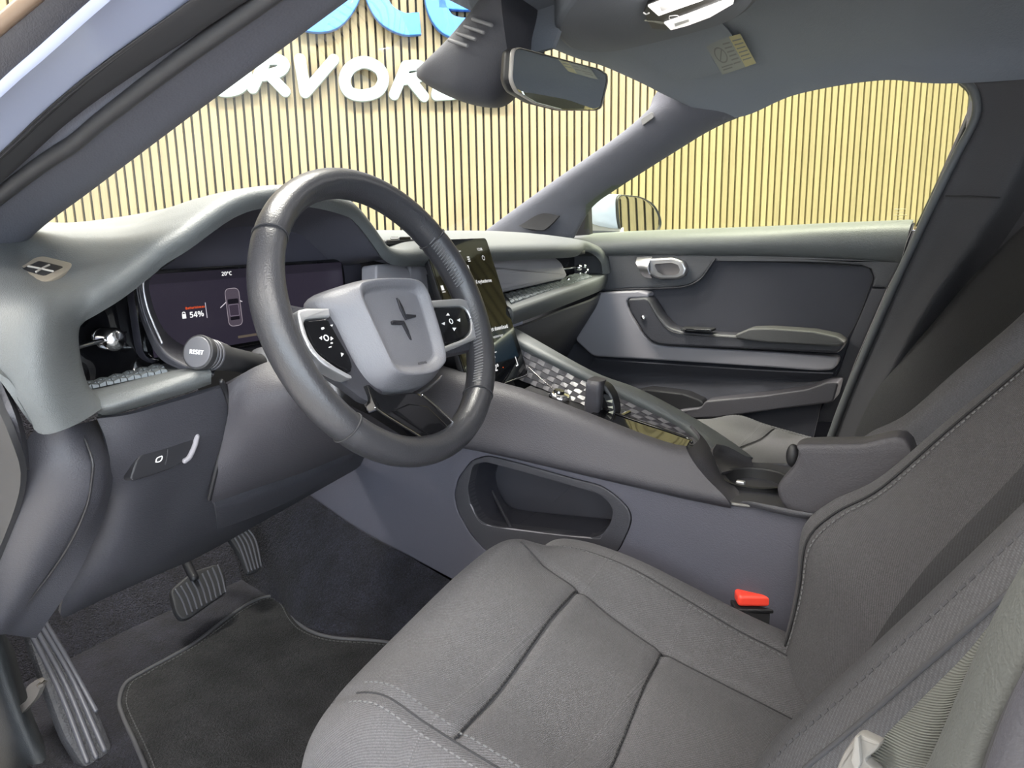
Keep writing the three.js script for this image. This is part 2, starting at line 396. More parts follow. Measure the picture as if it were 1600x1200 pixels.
// ---------------------------------------------------------------- sign letters on the slatted wall
// strokes drawn in wall coordinates (metres along the wall, metres above the camera's eye), rounded ends, 3 cm thick
{
  const wallLetters = (strokes, width, front, m, name, label, cat, group) => {
    const out = [];
    for (const s of strokes) {
      const pts = s.pts, closed = !!s.closed, n = s.n || 48, w = (s.w || width) / 2;
      const c = smooth(pts, n, closed);
      const L = [], Rr = [];
      for (let i = 0; i < c.length; i++) {
        const a = closed ? c[(i + c.length - 1) % c.length] : c[Math.max(0, i - 1)], b = closed ? c[(i + 1) % c.length] : c[Math.min(c.length - 1, i + 1)];
        const dx = b[0] - a[0], dy = b[1] - a[1], l = Math.hypot(dx, dy) || 1;
        L.push([c[i][0] - dy / l * w, c[i][1] + dx / l * w]); Rr.push([c[i][0] + dy / l * w, c[i][1] - dx / l * w]);
      }
      if (closed) {
        const area = p => p.reduce((t, q, i) => t + q[0] * p[(i + 1) % p.length][1] - p[(i + 1) % p.length][0] * q[1], 0);
        const [o, h] = Math.abs(area(L)) > Math.abs(area(Rr)) ? [L, Rr] : [Rr, L];
        out.push(slab(o, 'wall', 0.03, front, 0.004, [h]));
      } else {
        const capAt = (p, q, sgn) => { const a0 = Math.atan2(p[1] - q[1], p[0] - q[0]), r = []; for (let k = 1; k < 8; k++) { const a = a0 + sgn * Math.PI * k / 8; r.push([q[0] + Math.cos(a) * w, q[1] + Math.sin(a) * w]); } return r; };
        const flat = s.flat;
        out.push(slab([...L, ...(flat ? [] : capAt(L[L.length - 1], c[c.length - 1], -1)), ...Rr.slice().reverse(), ...(flat ? [] : capAt(Rr[0], c[0], -1))], 'wall', 0.03 + 0.001 * out.length, front + 0.0005 * out.length, 0.004));
      }
    }
    solo(name, out, m, label, cat, group);
  };
  const whiteL = mat(0.23, 0.29, 0.28, 0.45), blueL = mat(0.02, 0.14, 0.45, 0.4);
  const W = 0.052;
  const w = (st, label) => wallLetters(st, W, 0.06, whiteL, 'sign_letter', label, 'sign letter', 'white letters on the slatted wall');
  w([{ pts: [[-0.5564, 0.7275], [-0.4896, 0.7688], [-0.4471, 0.724], [-0.481, 0.666], [-0.5578, 0.6475], [-0.6065, 0.681]], closed: true }], 'white round letter mostly hidden behind the windscreen pillar');
  w([{ pts: [[-0.4258, 0.664], [-0.3542, 0.7919]], n: 8 }, { pts: [[-0.3542, 0.7919], [-0.3014, 0.7931], [-0.2737, 0.7708], [-0.3026, 0.7385], [-0.3775, 0.7197]], n: 24 }, { pts: [[-0.345, 0.7232], [-0.2795, 0.6519]], n: 8 }], 'white letter R beside the windscreen pillar');
  w([{ pts: [[-0.2009, 0.7955], [-0.1872, 0.6505]], n: 8, w: 0.056 }, { pts: [[-0.1874, 0.6476], [-0.045, 0.7991]], n: 8 }], 'white letter V on the slatted wall');
  w([{ pts: [[0.0975, 0.7937], [0.1668, 0.7658], [0.1858, 0.713], [0.155, 0.6589], [0.0796, 0.6369], [0.016, 0.6537], [-0.002, 0.7095], [0.0287, 0.7658]], closed: true }], 'white letter O between the V and second R');
  w([{ pts: [[0.2323, 0.6452], [0.2948, 0.7775]], n: 8 }, { pts: [[0.2948, 0.7775], [0.3546, 0.7818], [0.3821, 0.7586], [0.3524, 0.7281], [0.2763, 0.7147]], n: 24 }, { pts: [[0.314, 0.7154], [0.3772, 0.6384]], n: 8 }], 'white letter R touching the sensor pod outline');
  w([{ pts: [[0.4382, 0.6484], [0.4746, 0.7725]], n: 8 }, { pts: [[0.4746, 0.7725], [0.564, 0.7624], [0.5884, 0.7145], [0.5511, 0.6592], [0.4381, 0.6454]], n: 24 }], 'white letter whose foot shows left below the sensor pod');
  w([{ pts: [[0.7988, 0.7764], [0.6744, 0.7768]], n: 8 }, { pts: [[0.6744, 0.7768], [0.6448, 0.6424]], n: 8 }, { pts: [[0.6447, 0.6393], [0.7829, 0.6383]], n: 8 }, { pts: [[0.6597, 0.7098], [0.7646, 0.7117]], n: 8 }], 'white letter whose foot shows between sensor pod and mirror');
  const b = (st, label) => wallLetters(st, 0.1, 0.07, blueL, 'sign_letter', label, 'sign letter', 'large blue letters on the slatted wall');
  b([{ pts: [[-0.0525, 1.2435], [0.0389, 1.1921], [0.048, 1.0941], [-0.0395, 0.9832], [-0.159, 0.9708], [-0.2365, 1.0357], [-0.2358, 1.1249], [-0.1716, 1.2105]], closed: true, n: 60 }], 'large blue round letter at the pillar, only its bowl showing');
  b([{ pts: [[0.3843, 1.2694], [0.2777, 1.2756], [0.1903, 1.2211], [0.1635, 1.1128], [0.204, 1.0143], [0.2879, 0.9679], [0.3719, 0.9706]], n: 48, flat: true }], 'large blue letter C cut by the picture top');
  b([{ pts: [[0.4609, 1.0898], [0.6507, 1.0969], [0.6536, 1.2043], [0.5703, 1.2666], [0.4914, 1.2402], [0.4508, 1.1527], [0.4533, 1.0518], [0.5008, 0.9747], [0.5923, 0.9539], [0.6668, 0.9799]], n: 64, flat: true }], 'large blue letter e beside the sensor pod');
}

// ---------------------------------------------------------------- car body
const body = thing('car_body', 'pale blue car body shell with dark grey headliner and pillar trims', 'car body');
const resample = (pts, n) => { const c = new THREE.CatmullRomCurve3(pts.map(V), false, 'catmullrom', 0.5); return c.getSpacedPoints(n).map(v => [v.x, v.y, v.z]); };
let WS, HEAD;
const shift = (c, d) => c.map(p => add3(p, d));
const mid = (a, b, t, d = [0, 0, 0]) => a.map((p, i) => add3(lerp3(p, b[i], t), d));
{
  // driver's windscreen pillar, outside to inside: moulding, painted panel, door seal, inner trim
  const e0 = resample([[-0.6223, 0.9054, -0.5114], [-0.5992, 0.9796, -0.3958], [-0.5852, 1.0244, -0.3259], [-0.5686, 1.0641, -0.2429], [-0.5343, 1.1458, -0.0717], [-0.5025, 1.2203, 0.0875], [-0.4717, 1.2936, 0.2415]], 24);
  const e1 = resample([[-0.6846, 0.9783, -0.423], [-0.6599, 1.0392, -0.2997], [-0.644, 1.0764, -0.2202], [-0.636, 1.0933, -0.1799], [-0.632, 1.1005, -0.1598], [-0.6279, 1.1099, -0.1397], [-0.6245, 1.1189, -0.1225], [-0.6203, 1.1286, -0.1017], [-0.6085, 1.1558, -0.0425], [-0.5975, 1.1796, 0.0123], [-0.5874, 1.2004, 0.0631], [-0.559, 1.2597, 0.2051]], 40);
  const e1s = resample(e1, 24);
  const e2 = resample([[-0.6916, 0.9928, -0.3981], [-0.6597, 1.0698, -0.2386], [-0.64, 1.1213, -0.14], [-0.6231, 1.1567, -0.0555], [-0.597, 1.206, 0.0752], [-0.5693, 1.263, 0.2137]], 24);
  const e3 = resample([[-0.7034, 1.0165, -0.3568], [-0.6728, 1.0917, -0.2039], [-0.6616, 1.1214, -0.1478], [-0.651, 1.1474, -0.0952], [-0.6414, 1.1688, -0.0471], [-0.6323, 1.1874, -0.0016], [-0.6258, 1.2017, 0.0308], [-0.5945, 1.2687, 0.1877]], 24);
  const e4 = resample([[-0.7527, 1.0483, -0.2633], [-0.7186, 1.1339, -0.0929], [-0.7091, 1.1561, -0.0456], [-0.7001, 1.1777, -0.0006], [-0.6958, 1.1877, 0.021], [-0.6672, 1.253, 0.1642]], 24);
  const e5 = resample([[-0.7641, 1.0997, -0.2207], [-0.731, 1.1704, -0.0552], [-0.7229, 1.1873, -0.0147], [-0.6933, 1.2492, 0.1336]], 24);
  const out = [-0.012, 0.004, 0.006];
  part('windscreen_pillar_trim', patch([mid(e0, e1s, -0.02, [0.03, 0.02, -0.05]), e0, mid(e0, e1s, 0.5, [-0.006, 0, 0.006]), e1s, mid(e1s, e2, 0.6, [0.004, 0, -0.012]), mid(e2, e3, 0.4, [0.004, 0, -0.014])], 24, 48, 0.004), M.pillar, body, 'dark grey fabric pillar trim beside the windscreen');
  part('door_seal', rings(e1.map((p, i) => { const r = 0.007, s = []; for (let k = 0; k < 8; k++) { const a = k / 8 * 6.283; s.push(add3(p, [Math.cos(a) * r, Math.sin(a) * r * 1.3, Math.sin(a) * r * 0.4])); } return s; }), 12, 80), M.rubber, body, 'black rubber lip along the door opening');
  part('door_seal', patch([shift(e2, [0.0, 0, -0.02]), e2, mid(e2, e3, 0.45, [-0.014, 0.006, 0.012]), e3, shift(e3, [0.004, 0, -0.02])], 16, 40, 0.003), M.rubber, body, 'thick black rubber door seal');
  part('pillar_panel', patch([shift(e3, [0.002, 0, -0.012]), e3, mid(e3, e4, 0.3, mul3(out, 1.1)), mid(e3, e4, 0.65, mul3(out, 1.3)), e4, shift(e4, [0.01, 0.004, -0.03])], 28, 40, 0.004), M.paint, body, 'pale lavender blue painted pillar');
  part('pillar_moulding', patch([shift(e4, [0.003, 0, -0.012]), mid(e4, e5, 0.12), mid(e4, e5, 0.55, mul3(out, 0.5)), e5, shift(e5, [0.012, 0, -0.02])], 12, 30, 0.004), M.plastic, body, 'matt black pillar moulding');
  part('moulding_edge', rod(shift(e5, [-0.004, 0.0, 0.0]), 0.006, 40, 8), mat(0.16, 0.11, 0.075, 0.4), body, 'moulding edge painted brown for warm reflected light');  // brown colour stands for warm light reflected on the black moulding

  // passenger's windscreen pillar
  const r0 = resample([[0.6605, 0.9711, -0.5914], [0.6446, 1.0254, -0.4978], [0.6143, 1.1168, -0.3194], [0.5807, 1.2135, -0.1218], [0.5677, 1.2607, -0.0455], [0.5636, 1.2838, -0.0215], [0.5632, 1.2989, -0.0188]], 24);
  const r1 = resample([[0.6683, 0.9591, -0.3135], [0.6567, 1.0548, -0.2455], [0.6459, 1.0974, -0.1815], [0.6112, 1.1963, 0.0223], [0.6033, 1.217, 0.0691], [0.5965, 1.2311, 0.1085], [0.593, 1.2365, 0.1292]], 24);
  part('windscreen_pillar_trim', patch([shift(r0, [0.03, -0.01, -0.03]), r0, mid(r0, r1, 0.25, [-0.02, 0, 0.004]), mid(r0, r1, 0.7, [-0.02, 0, 0.004]), r1, shift(r1, [0.015, 0.008, 0])], 20, 40, 0.004), M.pillar, body, 'dark grey fabric pillar trim on the passenger side');
  part('tweeter_grille', patch([[[0.615, 1.0226, -0.4101], [0.615, 1.0509, -0.3472], [0.615, 1.0451, -0.2956]], [[0.612, 1.0177, -0.3953], [0.612, 1.0232, -0.3512], [0.612, 1.0287, -0.3117]], [[0.61, 1.0142, -0.3721], [0.61, 1.0115, -0.3394], [0.61, 1.0182, -0.3249]]], 8, 14, -0.005), mat(0.01, 0.01, 0.012, 1), body, 'dark triangular speaker grille');
  part('airbag_badge', slab(rounded([[-0.0136, 0.0087], [0.0155, 0.007], [0.0146, -0.0062], [-0.017, -0.0062]], 0.003), 'pillarBadge', -0.006, 0.004, 0.001), mat(0.12, 0.12, 0.125, 0.5), body, 'small grey badge on the passenger pillar');

  // headliner: from the windscreen header to the rear, lower along the window tops
  const edgeR = resample([[0.5914, 1.2169, 0.0728], [0.5853, 1.2557, 0.1945], [0.5793, 1.2715, 0.3145], [0.5738, 1.2736, 0.4249], [0.5712, 1.2719, 0.4769], [0.5696, 1.2661, 0.5074], [0.5684, 1.2538, 0.5311]], 12);
  const hrow = (z, yc, ys, xw) => [-1, -0.9, -0.6, 0, 0.6, 0.9].map(s => [s * xw, yc + (ys - yc) * Math.pow(Math.abs(s), 2.6), z]);
  const rowsH = [];
  const header = [[-0.1036, 1.3436, -0.09], [0.0451, 1.3256, -0.075], [0.2015, 1.3176, -0.06], [0.3528, 1.3163, -0.05], [0.4633, 1.3024, -0.03], [0.5199, 1.2842, -0.005]];
  const edgeAt = z => { for (let i = 1; i < edgeR.length; i++) if (z <= edgeR[i][2]) { const a = edgeR[i - 1], b = edgeR[i], t = Math.max(0, (z - a[2]) / (b[2] - a[2])); return lerp3(a, b, t); } return edgeR[edgeR.length - 1]; };
  const front = [[-0.5, 1.3, 0.06], [-0.25, 1.35, -0.06], header[0], header[2], header[3], header[4], header[5]];
  rowsH.push(shift(front, [0, 0.02, -0.008])); rowsH.push(front);
  for (const z of [0.12, 0.25, 0.4, 0.55]) {
    const e = edgeAt(z), yc = 1.345 + 0.03 * Math.min(1, z / 0.4);
    rowsH.push([[-0.57, 1.275, z], [-0.38, yc - 0.022, z], [-0.1, yc, z], [0.15, yc - 0.004, z], [0.35, yc - 0.02, z], [0.5, (yc + e[1]) / 2 - 0.006, z], e]);
  }
  rowsH.push([[-0.57, 1.27, 0.9], [-0.38, 1.35, 0.9], [-0.1, 1.37, 0.9], [0.15, 1.37, 0.9], [0.35, 1.35, 0.9], [0.5, 1.3, 0.9], [0.57, 1.24, 0.9]]);
  rowsH.push([[-0.5, 1.2, 1.7], [-0.38, 1.27, 1.7], [-0.1, 1.29, 1.7], [0.15, 1.29, 1.7], [0.35, 1.28, 1.7], [0.47, 1.23, 1.7], [0.52, 1.18, 1.7]]);
  const headliner = part('headliner', patch(rowsH, 60, 40, 0.008), M.headliner, body, 'dark grey fabric headliner');
  const roofRows = rowsH.slice(1).map(r => [...r.map(p => add3(p, [0, 0.035, 0])), add3(r[6], [0.02, 0.02, 0])]);
  part('roof_panel', patch(roofRows, 30, 30, 0.004), M.paint, body);

  // centre pillar on the passenger side
  const seal = [[0.5968, 1.2793, 0.4644], [0.5948, 1.2746, 0.5037], [0.5937, 1.2665, 0.5264], [0.5927, 1.2469, 0.5468], [0.5921, 1.2189, 0.5571], [0.5923, 1.1898, 0.5549], [0.5931, 1.145, 0.537], [0.5944, 1.0787, 0.5121], [0.5959, 0.9943, 0.4821], [0.5975, 0.9034, 0.4508], [0.5993, 0.7882, 0.4134], [0.6013, 0.6593, 0.3742], [0.6028, 0.545, 0.3439]];
  part('door_seal', rod(seal, 0.0075, 70, 8), mat(0.09, 0.095, 0.1, 0.55), body, 'grey rubber seal around the passenger window and door');
  const c0 = resample([[0.6036, 1.272, 0.5286], [0.6025, 1.2458, 0.5497], [0.602, 1.2176, 0.5601], [0.6022, 1.1885, 0.5568], [0.603, 1.1411, 0.5391], [0.6043, 1.0743, 0.5141], [0.6058, 0.9882, 0.4841], [0.6074, 0.8978, 0.4526], [0.6092, 0.7818, 0.4151], [0.6112, 0.6507, 0.3758], [0.6131, 0.52, 0.3373]], 20);
  const c1 = resample([[0.5675, 1.3311, 0.6499], [0.5672, 1.2705, 0.6561], [0.5669, 1.2091, 0.6624], [0.5682, 1.1069, 0.6367], [0.5697, 1.0322, 0.6063], [0.5713, 0.9653, 0.5735], [0.5726, 0.9188, 0.5473], [0.5744, 0.8462, 0.5115], [0.5763, 0.7575, 0.475], [0.5777, 0.6782, 0.447], [0.5789, 0.542, 0.4215]], 20);
  part('centre_pillar_trim', patch([shift(c0, [0.05, 0, 0.02]), c0, mid(c0, c1, 0.3, [-0.004, 0, 0]), mid(c0, c1, 0.7, [-0.008, 0, 0]), c1, shift(c1, [0.06, 0, 0.04])], 20, 40, 0.004), mat(0.05, 0.05, 0.056, 0.75, { bumpMap: T.grain, bumpScale: 0.0003 }), body, 'dark grey plastic pillar trim behind the passenger door');
  part('trim_joint', rod([[0.5658, 1.0615, 0.523], [0.5647, 1.0607, 0.5452], [0.5633, 1.0585, 0.575], [0.5617, 1.0552, 0.606]], 0.0012, 12, 6), M.black, body);
  // side of the cabin behind the pillar, closed with dark trim
  part('rear_side_trim', box(0.03, 1.06, 1.46, 0.7, 0.85, 1.27, 0.01), M.plastic, body);
  part('rear_bulkhead', box(1.4, 0.95, 0.03, 0, 0.85, 1.95, 0.01), M.plastic, body);

  // windscreen and its surroundings
  const wl = resample(e0, 10), wrE = resample(r0, 10);
  const wsRows = wl.map((p, i) => { const q = wrE[i], t = i / 10; const c = [0.02, (p[1] + q[1]) / 2 - 0.05 + 0.09 * Math.min(1, t * 2.5), (p[2] + q[2]) / 2 - 0.22 + 0.06 * t]; return [add3(p, [0, 0.004, -0.03]), [(p[0] + c[0]) / 2, (p[1] + c[1]) / 2 + 0.006, (p[2] + c[2]) / 2 - 0.05], c, [(q[0] + c[0]) / 2, (q[1] + c[1]) / 2 + 0.006, (q[2] + c[2]) / 2 - 0.05], add3(q, [0.01, 0.01, -0.02])]; });
  WS = wsRows; HEAD = headliner;
  part('windscreen', patch(wsRows, 24, 24, 0), M.glass, body, 'clear curved windscreen');

  // bonnet, floor pan, firewall and sills
  part('bonnet', patch([[[-0.72, 0.9, -0.55], [-0.4, 0.96, -0.75], [0, 0.97, -0.82], [0.4, 0.96, -0.75], [0.72, 0.9, -0.55]], [[-0.78, 0.86, -1.0], [-0.4, 0.92, -1.05], [0, 0.93, -1.08], [0.4, 0.92, -1.05], [0.78, 0.86, -1.0]], [[-0.76, 0.74, -1.7], [-0.4, 0.78, -1.85], [0, 0.79, -1.9], [0.4, 0.78, -1.85], [0.76, 0.74, -1.7]], [[-0.74, 0.45, -1.78], [-0.4, 0.45, -1.95], [0, 0.45, -2.0], [0.4, 0.45, -1.95], [0.74, 0.45, -1.78]]], 24, 24, 0.005), M.paint, body, 'pale painted bonnet');
  for (const s of [-1, 1]) part('front_wing', patch([[[s * 0.73, 0.9, -0.5], [s * 0.79, 0.86, -1.0], [s * 0.77, 0.74, -1.7]], [[s * 0.84, 0.82, -0.45], [s * 0.88, 0.78, -1.0], [s * 0.82, 0.68, -1.72]], [[s * 0.85, 0.55, -0.42], [s * 0.88, 0.62, -1.0], [s * 0.8, 0.5, -1.75]], [[s * 0.83, 0.26, -0.42], [s * 0.84, 0.55, -1.0], [s * 0.76, 0.4, -1.75]]], 16, 20, 0.004), M.paint, body, 'pale painted front wing');
  part('hinge_pillar', patch([[[-0.735, 0.95, -0.52], [-0.745, 0.95, -0.38], [-0.74, 0.95, -0.27]], [[-0.79, 0.7, -0.48], [-0.775, 0.7, -0.36], [-0.755, 0.7, -0.27]], [[-0.8, 0.36, -0.46], [-0.785, 0.36, -0.36], [-0.76, 0.36, -0.3]]], 12, 12, 0.004), M.paint, body, 'painted hinge pillar at the door opening');
  part('firewall', box(1.36, 0.75, 0.02, 0, 0.62, -0.78), M.black, body);
  part('floor_pan', box(1.42, 0.06, 2.7, 0, 0.25, 0.6, 0.01), M.black, body);
  part('door_sill', box(0.1, 0.2, 1.15, -0.735, 0.285, 0.12, 0.03), M.paint, body, 'painted sill under the driver door opening');
  part('sill_cover', patch([[[-0.66, 0.5225, -0.5564], [-0.66, 0.4132, -0.5397], [-0.66, 0.2392, -0.5241]], [[-0.665, 0.5374, -0.4603], [-0.665, 0.4426, -0.4328], [-0.665, 0.2992, -0.3947]], [[-0.64, 0.52, -0.4469], [-0.64, 0.4124, -0.4104], [-0.64, 0.3071, -0.334]], [[-0.58, 0.4315, -0.5653], [-0.58, 0.32, -0.5248], [-0.58, 0.2243, -0.3983]]], 12, 16, 0.006), mat(0.024, 0.027, 0.03, 0.6, { bumpMap: T.grain, bumpScale: 0.0003 }), body, 'grey plastic cover at the footwell edge');
}

// ---------------------------------------------------------------- passenger door
const door = thing('passenger_door', 'closed passenger door with dark trim, silver grey armrest panel and window', 'car door');
{
  const fabricDoor = mat(0.032, 0.033, 0.042, 0.9, { bumpMap: T.weave, bumpScale: 0.0004 });
  const handleM = mat(0.42, 0.41, 0.42, 0.35, { metalness: 0.9 });
  const sk = mat(0.055, 0.056, 0.062, 0.6, { bumpMap: T.leather, bumpScale: 0.0003 });
  part('door_panel', slab([[-0.55, -0.45], [0.17, -0.45], ...[[0.2263, -0.2731], [0.2719, -0.1096], [0.326, 0.0835], [0.3532, 0.1436], [0.3661, 0.1994]], [0.35, 0.19], [-0.55, 0.19]], 'door', -0.06, 0, 0.004), fabricDoor, door, 'dark fabric door lining');
  part('door_skin', patch([[[0.72, 1.0, -0.6], [0.74, 1.0, 0], [0.74, 1.0, 0.5]], [[0.84, 0.9, -0.6], [0.86, 0.9, 0], [0.86, 0.9, 0.5]], [[0.86, 0.6, -0.6], [0.88, 0.6, 0], [0.88, 0.6, 0.5]], [[0.84, 0.25, -0.6], [0.85, 0.25, 0], [0.85, 0.25, 0.5]]], 12, 12, 0.004), M.paint, door);
  const capP = (x, ps) => ps;
  part('window_sill_cap', patch([
    [[0.735, 0.9945, -0.3297], [0.735, 1.002, -0.1354], [0.735, 1.0053, 0.0247], [0.735, 1.0083, 0.1713], [0.735, 1.0131, 0.3057], [0.735, 1.0169, 0.4614]],
    [[0.7, 0.9917, -0.3117], [0.7, 0.9993, -0.1211], [0.7, 1.0026, 0.036], [0.7, 1.0064, 0.1796], [0.7, 1.0105, 0.3115], [0.7, 1.0144, 0.4642]],
    [[0.672, 0.9795, -0.2937], [0.672, 0.9876, -0.1095], [0.672, 0.9922, 0.0452], [0.672, 0.995, 0.1868], [0.672, 1.0002, 0.3167], [0.672, 1.0034, 0.4615]],
    [[0.664, 0.9624, -0.2842], [0.664, 0.9684, -0.1059], [0.664, 0.9709, 0.0485], [0.664, 0.9733, 0.1898], [0.664, 0.9728, 0.3197], [0.664, 0.9711, 0.4567]],
    [[0.676, 0.9494, -0.2814], [0.676, 0.953, -0.1105], [0.676, 0.9533, 0.0453], [0.676, 0.953, 0.1879], [0.676, 0.9487, 0.3193], [0.676, 0.9403, 0.4501]],
    [[0.7, 0.9452, -0.2935], [0.7, 0.949, -0.1202], [0.7, 0.9495, 0.0378], [0.7, 0.9493, 0.1824], [0.7, 0.945, 0.3156], [0.7, 0.9354, 0.4472]]], 24, 30, 0.004), M.pad, door, 'grey padded sill below the window');
  part('sill_end', slab([[0.3664, 0.2145], [0.364, 0.2021], [0.3552, 0.1697], [0.3495, 0.1393], [0.3391, 0.1392], [0.336, 0.21]], 'door', -0.03, 0.012, 0.003), M.pad, door);
  part('upper_panel', slab([[-0.4175, 0.1589], [-0.2105, 0.153], [-0.0398, 0.1519], [0.088, 0.1509], [0.2193, 0.1474], [0.3523, 0.1416], [0.3309, 0.0846], [0.2999, 0.0852], [0.3033, 0.1049], [0.2961, 0.1217], [0.2761, 0.13], [0.1558, 0.1355], [-0.0277, 0.1412], [-0.0347, 0.1333], [-0.0445, 0.1173], [-0.0617, 0.0951], [-0.0916, 0.0797], [-0.1366, 0.0734], [-0.276, 0.0659], [-0.418, 0.0523]], 'door', -0.002, 0.014, 0.006), sk, door, 'dark grey upper door panel');
  part('panel_edge', rod([[0.674, 0.8568, -0.2804], [0.674, 0.8653, -0.1751], [0.674, 0.8728, -0.0359], [0.674, 0.8791, 0.0091], [0.674, 0.8945, 0.039], [0.674, 0.9166, 0.0561], [0.674, 0.9326, 0.0659], [0.674, 0.9413, 0.0729]].map(p => p), 0.0022, 50, 6), M.plastic, door);
  part('insert_seam', rod([[0.688, 0.9392, 0.0688], [0.688, 0.9329, 0.2536], [0.688, 0.9274, 0.3748], [0.688, 0.9184, 0.3924], [0.688, 0.9041, 0.3995], [0.688, 0.8855, 0.396], [0.688, 0.8151, 0.3763], [0.688, 0.7703, 0.3567]], 0.0012, 60, 6), M.black, door);
  part('edge_panel', slab([[0.2995, 0.0835], [0.3283, 0.083], [0.2806, -0.0683], [0.2413, -0.2103], [0.2045, -0.2147], [0.2469, -0.096], [0.2631, -0.0324]], 'door', -0.01, 0.008, 0.004), M.plastic, door);
  part('armrest_panel', slab(rounded([[-0.3144, 0.0586], [-0.2004, 0.0665], [-0.1793, 0.061], [-0.1791, 0.0504], [-0.2329, 0.0456], [-0.2326, 0.0286], [-0.219, 0.0013], [-0.192, -0.036], [-0.1655, -0.0592], [-0.1255, -0.0628], [0.1034, -0.0605], [0.2511, -0.0611], [0.2428, -0.0893], [0.2123, -0.0946], [0.1051, -0.0949], [-0.1246, -0.0981], [-0.3241, -0.1019], [-0.3744, -0.0628], [-0.3351, -0.004]], 0.012, 4), 'door', -0.005, 0.035, 0.005, [], 3), M.trim, door, 'satin silver grey armrest surround');
  part('grab_handle', slab(rounded([[-0.2244, 0.0476], [-0.1776, 0.0522], [-0.1679, 0.045], [-0.1434, 0.0085], [-0.1178, -0.0158], [-0.0806, -0.0242], [0.0227, -0.0249], [0.1063, -0.0235], [0.2539, -0.0188], [0.2631, -0.0276], [0.2522, -0.0499], [0.1078, -0.053], [-0.1229, -0.0583], [-0.1546, -0.0558], [-0.1774, -0.0388], [-0.214, 0.0129]], 0.01, 4), 'door', 0.0, 0.055, 0.005, [], 3), M.plastic, door, 'dark grey pull recess of the armrest');
  part('armrest_pad', slab(rounded([[0.0409, -0.0198], [0.0709, -0.0054], [0.1155, -0.0023], [0.2003, -0.0039], [0.2483, -0.0118], [0.265, -0.0241], [0.2546, -0.0328], [0.1104, -0.0339], [0.0413, -0.0297]], 0.006, 4), 'door', 0.02, 0.075, 0.004, [], 3), mat(0.05, 0.05, 0.05, 0.6, { bumpMap: T.leather, bumpScale: 0.0003 }), door, 'padded armrest');
  part('armrest_seam', rod([[0.633, 0.845, -0.0718], [0.633, 0.8071, -0.0457], [0.633, 0.7798, -0.02], [0.633, 0.7716, 0.0202], [0.633, 0.7704, 0.1235], [0.633, 0.7698, 0.2071], [0.633, 0.7693, 0.3525]], 0.001, 60, 6), M.black, door);
  part('lock_button', inFrame(new THREE.SphereGeometry(0.0065, 16, 12), 'door', ...[-0.1822, 0.0039], 0.056), M.chrome, door, 'small round chrome button');
  const sw = part('window_switch', slab(rounded([[-0.0893, -0.0144], [-0.0621, -0.013], [-0.0149, -0.0133], [-0.0147, -0.0191], [-0.0769, -0.0211]], 0.002), 'door', 0.03, 0.066, 0.002), M.black, door, 'black window switch');
  part('switch_lip', slab([[-0.0551, -0.0137], [-0.0154, -0.0133], [-0.0153, -0.015], [-0.0551, -0.0155]], 'door', 0.06, 0.069, 0.0004), M.chrome, sw);
  part('switch_lip', slab([[-0.0851, -0.0153], [-0.0731, -0.0147], [-0.0745, -0.0186], [-0.085, -0.0192]], 'door', 0.06, 0.069, 0.0006), M.chrome, sw);
  // interior release handle
  const hd = part('release_handle', slab(rounded([[-0.1837, 0.1418], [-0.1241, 0.1451], [-0.0978, 0.1365], [-0.0882, 0.1191], [-0.0938, 0.1015], [-0.1104, 0.0938], [-0.1509, 0.093], [-0.1765, 0.1015], [-0.1897, 0.1238]], 0.006, 4), 'door', 0.008, 0.032, 0.005, [rounded([[-0.1676, 0.1345], [-0.1239, 0.1377], [-0.1053, 0.132], [-0.0988, 0.1175], [-0.103, 0.1043], [-0.1152, 0.0996], [-0.1447, 0.0991], [-0.1623, 0.1077], [-0.1722, 0.124]], 0.005, 4)], 3), handleM, door, 'brushed metal door release with open cup');
  part('handle_cup', slab([[-0.1875, 0.135], [-0.1305, 0.1399], [-0.1055, 0.1327], [-0.0988, 0.1151], [-0.1076, 0.0972], [-0.1577, 0.0947], [-0.1804, 0.1049]], 'door', 0.012, 0.0165, 0.001), mat(0.22, 0.2, 0.2, 0.35, { metalness: 0.6 }), hd);
  part('handle_grip', patch([[[0.668, 0.9412, -0.1135], [0.668, 0.9428, -0.0941], [0.668, 0.9429, -0.0749]], [[0.652, 0.9299, -0.1084], [0.652, 0.9316, -0.0923], [0.652, 0.9287, -0.0779]], [[0.65, 0.9181, -0.1009], [0.65, 0.9168, -0.088], [0.65, 0.9139, -0.0768]], [[0.664, 0.9023, -0.095], [0.664, 0.8995, -0.0852], [0.664, 0.8982, -0.0724]]], 12, 10, 0.004), handleM, hd);
  // lower pocket
  part('pocket_shell', patch([[[0.66, 0.6928, -0.2194], [0.66, 0.6948, -0.0262], [0.66, 0.6984, 0.2043], [0.66, 0.704, 0.3398]], [[0.685, 0.6533, -0.2492], [0.685, 0.6548, -0.0425], [0.685, 0.6673, 0.1999], [0.685, 0.6763, 0.3298]], [[0.66, 0.6072, -0.2189], [0.66, 0.6097, -0.0321], [0.66, 0.6417, 0.2071], [0.66, 0.6693, 0.3266]], [[0.64, 0.5346, -0.1913], [0.64, 0.5073, -0.0222], [0.64, 0.5395, 0.2169], [0.64, 0.5522, 0.3111]]], 20, 20, 0.004), fabricDoor, door);
  part('pocket_shade', slab(rounded([[-0.2505, -0.189], [-0.1677, -0.165], [-0.073, -0.1665], [-0.0301, -0.1788], [-0.0267, -0.1905], [-0.0489, -0.2036], [-0.1182, -0.2254], [-0.2498, -0.2488]], 0.01, 4), 'armrest', -0.02, 0.0305, 0.004), M.black, door, 'black slab standing in for shade in the pocket mouth');  // solid black slab painted in for the shaded pocket opening
